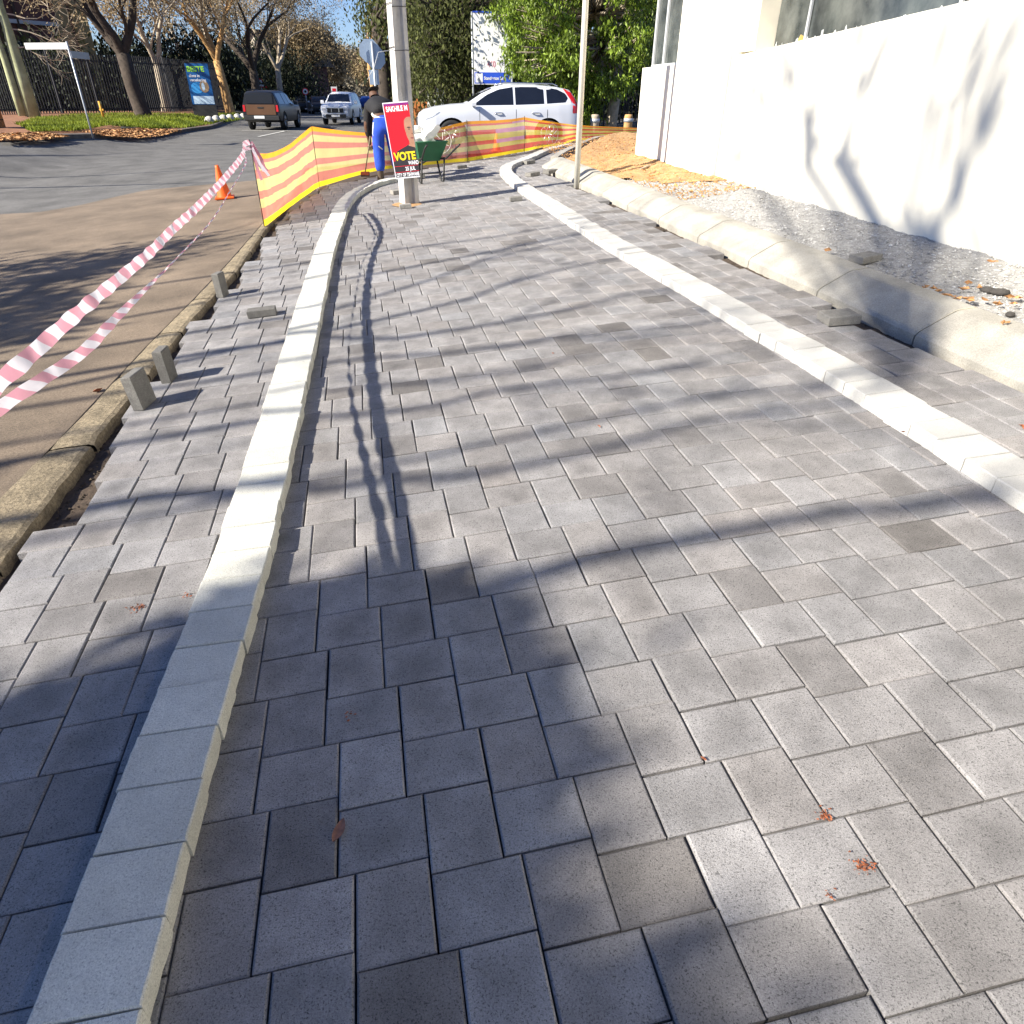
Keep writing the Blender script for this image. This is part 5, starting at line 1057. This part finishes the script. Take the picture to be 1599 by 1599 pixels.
mb.quadgrid(rows, 0, True); o = mb.build('dry_leaf', mat('dry_brown_leaf', (.22, .10, .06), .7, .3, 90)); o.location = b + Vector((0, 0, .003)); o.rotation_euler = (0, 0, -.2); tag(o, 'single dry curled leaf on a joint of the shaded pavers', 'leaf')
M_dst = mat('dark_stone', (.055, .05, .045), .9, .2, 25, .6, 90)
for i, (px, py, s_) in enumerate(((1404, 441, .055), (1426, 443, .04), (1542, 457, .05), (1562, 461, .055), (1579, 491, .035), (1536, 481, .022), (1440, 452, .03))):
    q = puv(px, py, .09); mb = MB(); mb.lathe([(.001, 0), (s_ * .8, .0), (s_, s_ * .3), (s_ * .7, s_ * .6), (.001, s_ * .72)], n=9); rng_ = random.Random(i); mb.v = [(x * rng_.uniform(.8, 1.2), y * rng_.uniform(.6, .9), z) for x, y, z in mb.v]
    o = mb.build('dark_stone', M_dst); o.location = W(q[0], q[1], hump(*q) + .002); o.rotation_euler = (0, 0, i); tag(o, ['larger dark stone at the left end of the debris line on the gravel', 'round dark stone touching the larger one on the gravel', 'dark stone at the left of the pair near the picture edge', 'dark stone at the right of the pair near the picture edge', 'flat dark stone lowest on the gravel near the picture edge', 'small dark pebble among the orange leaves', 'small dark stone half under the leaves on the gravel'][i], 'stone', 'dark stones on the gravel')
LLB = ['first orange leaf right of the two dark stones', 'orange leaf just right of the first one in the debris line', 'long orange leaf behind the joint of the cast kerb', 'small orange leaf below the long one near the kerb top', 'orange leaf right of the second kerb joint', 'orange leaf touching its neighbour right of the second kerb joint', 'larger red brown leaf in the middle of the debris line', 'small leaf tucked against the larger red brown one', 'broad red brown leaf below the pair of dark stones', 'single orange leaf above the rest of the debris line', 'orange leaf just left of the pair of dark stones', 'pale orange leaf upper left of the pair of dark stones', 'orange leaf right of the pair of dark stones', 'orange leaf at the picture edge beside the dark stones', 'leaf below the pair of dark stones at the picture edge']
LQ = [(1448, 452), (1460, 454), (1466, 457), (1478, 465), (1490, 469), (1497, 470), (1511, 473), (1508, 470), (1538, 472), (1513, 446), (1530, 453), (1505, 455), (1576, 468), (1590, 468), (1582, 478), (1569, 508), (1400, 443), (1555, 478), (1293, 395), (1496, 385), (1550, 412)]
for i, (px, py) in enumerate(LQ):
    hh = .10 if i != 15 else .13; o = crumbs(px, py, .012, 3, .028, LLB[min(i, 14)], 40 + i, 'fallen_leaf', 'leaf', M_leaf, hh, 'orange leaves on the gravel'); 
    if i >= 15: o['label'] = ['orange leaf lying on top of the cast kerb', 'red leaf beside the larger dark stone', 'orange leaf lowest among the debris on the gravel', 'lone leaf on the gravel above the cast kerb', 'lone ochre leaf by the foot of the wall', 'yellow scrap on the gravel near the wall'][i - 15]
# twig on the sand
p0, p1 = at(1000, 268, .09), at(1043, 254, .09); mb = MB(); mb.tube([(p1 - p0) * t + Vector((0, 0, .03 + .012 * math.sin(t * 9))) for t in (0, .25, .5, .75, 1)], [.012, .016, .013, .015, .008], 6); o = mb.build('stick', M_barkw); o.location = p0; tag(o, 'crooked stick lying on the orange sand by the wall', 'stick')

# ================================================================== TREES AND POLES BEHIND THE CAMERA THAT SHADE THE PAVING
def up(px, py, t, h=0): return at(px, py, h) + S * t
def wallpt(zx, zy, t):
    px, py = 1000 + zx / 2.669, zy / 2.669; d = ray(px, py); n = Vector((nW.x, nW.y)); k = n.dot(A3) / n.dot(Vector((d.x, d.y))); return Vector((0, 0, CAM_H)) + d * k + S * t
node = Vector((-10.4, -3.9, 3.4)); tb = Vector((-11.0, -4.3, Z(-11.0, -4.3)))
e = empty('shade_tree', tb, 'tall bare street tree behind the photographer whose limbs shade the paving', 'tree'); t = MB()
t.tube([Vector((0, 0, -.1)), Vector((.1, .05, 1.5)), Vector((.3, .2, 2.6)), node - tb], [.36, .28, .25, .24], 10); t.build('trunk', M_barkd, e)
lm = MB(); rng = random.Random(77)
def limb(px, t0, t1, r0, r1, twigs=3, link=True):
    pts = [up(x, y, (t0 + (t1 - t0) * i / (len(px) - 1)) * .72) - tb for i, (x, y) in enumerate(px)]; r0 *= .66; r1 *= .75
    g0 = at(*px[0]); g1 = at(*px[1]); dd = Vector((g1.x - g0.x, g1.y - g0.y, 0)).normalized(); q0 = Vector((-.9, -.44, 0))
    ext = [g0 + (q0 * .6 - dd * .4) * k for k in (5.2, 3.4, 1.6)]; pts = [Vector((p.x, p.y, Z(p.x, p.y))) + S * (t0 * .72 - .3 * i_) - tb for i_, p in enumerate(ext)] + pts
    if link: pts = [node - tb, (node - tb).lerp(pts[0], .55) + Vector((0, 0, .5))] + pts
    n = len(pts); lm.tube(pts, [r0 + (r1 - r0) * i / (n - 1) for i in range(n)], 7, 0, False)
    for k in range(twigs):
        i = rng.randrange(max(1, n - 4), n - 1); d = (pts[i + 1] - pts[i]).normalized(); branch(lm, pts[i].lerp(pts[i + 1], rng.random()), (d + Vector((rng.gauss(0, .5), rng.gauss(0, .5), rng.gauss(0, .5)))), .8, .016, 2, rng, .6, .1, None, 2, .006, None, 0)
limb([(240, 775), (362, 768), (500, 765), (594, 752), (740, 742), (838, 724), (969, 694), (1100, 656), (1240, 640), (1400, 618)], 14, 19, .085, .03)
limb([(894, 880), (980, 859), (1100, 838), (1200, 818), (1320, 796), (1400, 797), (1599, 768)], 14, 18, .08, .05, 3)
limb([(360, 545), (505, 527), (620, 529), (700, 517), (780, 505), (880, 485), (970, 462), (1065, 449)], 13, 18, .07, .03)
limb([(420, 500), (510, 488), (587, 463), (680, 435), (755, 407), (805, 394), (900, 374)], 13, 18, .06, .025)
limb([(637, 490), (740, 465), (780, 447), (880, 420), (1000, 396)], 14, 18, .055, .03)
limb([(655, 385), (760, 372), (880, 352), (960, 345)], 15, 19, .06, .02)
limb([(420, 655), (597, 645), (687, 632), (785, 607), (900, 596), (1100, 570)], 14, 18, .06, .03)
limb([(0, 480), (60, 445), (200, 405), (330, 368)], 10, 14, .16, .05, 8)
limb([(560, 560), (700, 552), (820, 535), (940, 520), (1060, 508)], 15, 19, .05, .03, 5)
limb([(600, 425), (720, 402), (830, 380), (930, 362)], 15, 19, .05, .03, 5)
limb([(520, 610), (640, 600), (740, 590), (860, 572)], 15, 18, .04, .02, 4)
limb([(1060, 628), (1180, 612), (1300, 600), (1400, 580)], 17, 20, .04, .03, 4)
limb([(0, 730), (60, 715), (170, 700)], 11, 13, .05, .03, 3)
AEND = up(1400, 618, 19 * .72)
for pl, tt, r0 in (([(520, 790), (510, 500), (490, 400), (470, 250)], 20, .035), ([(690, 700), (690, 500), (640, 400), (600, 300), (560, 150)], 20, .06), ([(1120, 900), (1190, 560), (1200, 400), (1260, 100), (1290, -60)], 21, .07), ([(1230, 960), (1400, 600), (1480, 350), (1560, 150), (1640, -50)], 21, .08), ([(840, 650), (900, 420), (1000, 260), (1040, 120)], 20, .05), ([(700, 500), (800, 400), (850, 250)], 20, .05), ([(1300, 700), (1340, 420), (1440, 60)], 20, .05)):
    pts = [wallpt(x, y, tt * 1.15) - tb for x, y in pl]; pts = [AEND - tb] + pts; n = len(pts); lm.tube(pts, [.02] + [r0 * (1 - .45 * i / (n - 1)) for i in range(n - 1)], 7, 0, False)
    for k in range(3): i = rng.randrange(2, n - 1); branch(lm, pts[i], Vector((rng.gauss(0, .5), rng.gauss(0, .5), 1)), 1.2, .03, 2, rng, .6, .1, None, 2, .008, None, 0)
for q_ in range(9):
    zx = 380 + q_ * 135 + rng.uniform(-40, 40); r0 = rng.uniform(.035, .06); ln = rng.uniform(.25, .5); top_ = rng.uniform(60, 420)
    pl = [(zx, 900 if zx > 900 else 640), (zx + ln * 120, 640), (zx + ln * 180 + rng.uniform(-30, 30), 420), (zx + ln * 420, top_)]
    pts = [AEND - tb] + [wallpt(x, y, 23 + q_ % 3) - tb for x, y in pl]; lm.tube(pts, [.012, r0 * .7, r0, r0 * .8, r0 * .4], 6, 0, False)
lm.build('crown', M_barkd, e)
cl = []
while len(cl) < 70:
    x, y = rng.uniform(-40, 330), rng.uniform(355, 560)
    if inpoly(x, y, [(-40, 410), (140, 402), (330, 365), (240, 412), (120, 440), (90, 480), (60, 520), (-40, 548)]): cl.append(tuple(up(x, y, rng.uniform(8.5, 10.5)) - tb))
leaves('foliage', M_darkleaf, cl, 26, .22, .09, 6, e)
M_cab = mat('black_cable', (.015, .015, .015), .6)
# dense evergreen behind the camera giving the broad shade in the foreground
sh = [(0, 1060), (120, 1030), (235, 1015), (300, 1015), (400, 965), (520, 940), (640, 935), (720, 980), (775, 1020), (780, 1060), (750, 1100), (780, 1150), (830, 1190), (880, 1250), (910, 1330), (930, 1420), (930, 1599), (0, 1599)]
SH = [puv(*p) for p in sh]; SH = SH[:-2] + [(-.12, -.5), (-.6, -3.5), (-4, -3.5), (-4.2, .6)] ; rng = random.Random(15); cen = []
while len(cen) < 420:
    u, v = rng.uniform(-4.2, 1.2), rng.uniform(-3.5, 2)
    if inpoly(u, v, SH): cen.append(W(u, v) + S * rng.uniform(9.5, 12.5))
tb2 = Vector((-11.2, -7.2, Z(-11.2, -7.2))); e = empty('evergreen_tree', tb2, 'dense evergreen behind the photographer casting the broad foreground shade', 'tree'); t = MB(); t.tube([Vector((0, 0, -.1)), Vector((.2, .2, 2.5)), Vector((.6, .6, 4.5))], [.3, .25, .2], 10)
for k in range(26): c_ = cen[k * 16] - tb2; t.tube([Vector((.6, .6, 4.5)), c_ * .5 + Vector((.3, .3, 2.4)), c_], [.09, .06, .02], 5)
t.build('trunk', M_barkd, e); leaves('foliage', M_darkleaf, [tuple(c - tb2) for c in cen], 60, .10, .11, 5, e, .4, .6)
# service cables strung across the side street, left of and above the view
for (x0, y0), (x1, y1), t_, lab in (((0, 294), (300, 286), 7.0, 'overhead cable nearest the camera across the side street'), ((0, 276), (392, 260), 7.6, 'overhead cable in the middle of the three across the side street'), ((0, 243), (190, 240), 8.2, 'overhead cable farthest along the side street')):
    a, c = at(x0, y0), at(x1, y1); d = (c - a); pts = []
    for k in (-1.2, -.6, 0, .35, .7, 1.0, 1.25):
        p = a + d * k; p.z = Z(p.x, p.y); pts.append(p + S * (t_ + .25 * abs(k - .2)))
    mb = MB(); mb.tube([p - pts[0] for p in pts], [.034, .034, .034, .034, .03, .016, .008], 6); o = mb.build('overhead_cable', M_cab); o.location = pts[0]; tag(o, lab, 'cable', 'cables over the side street')
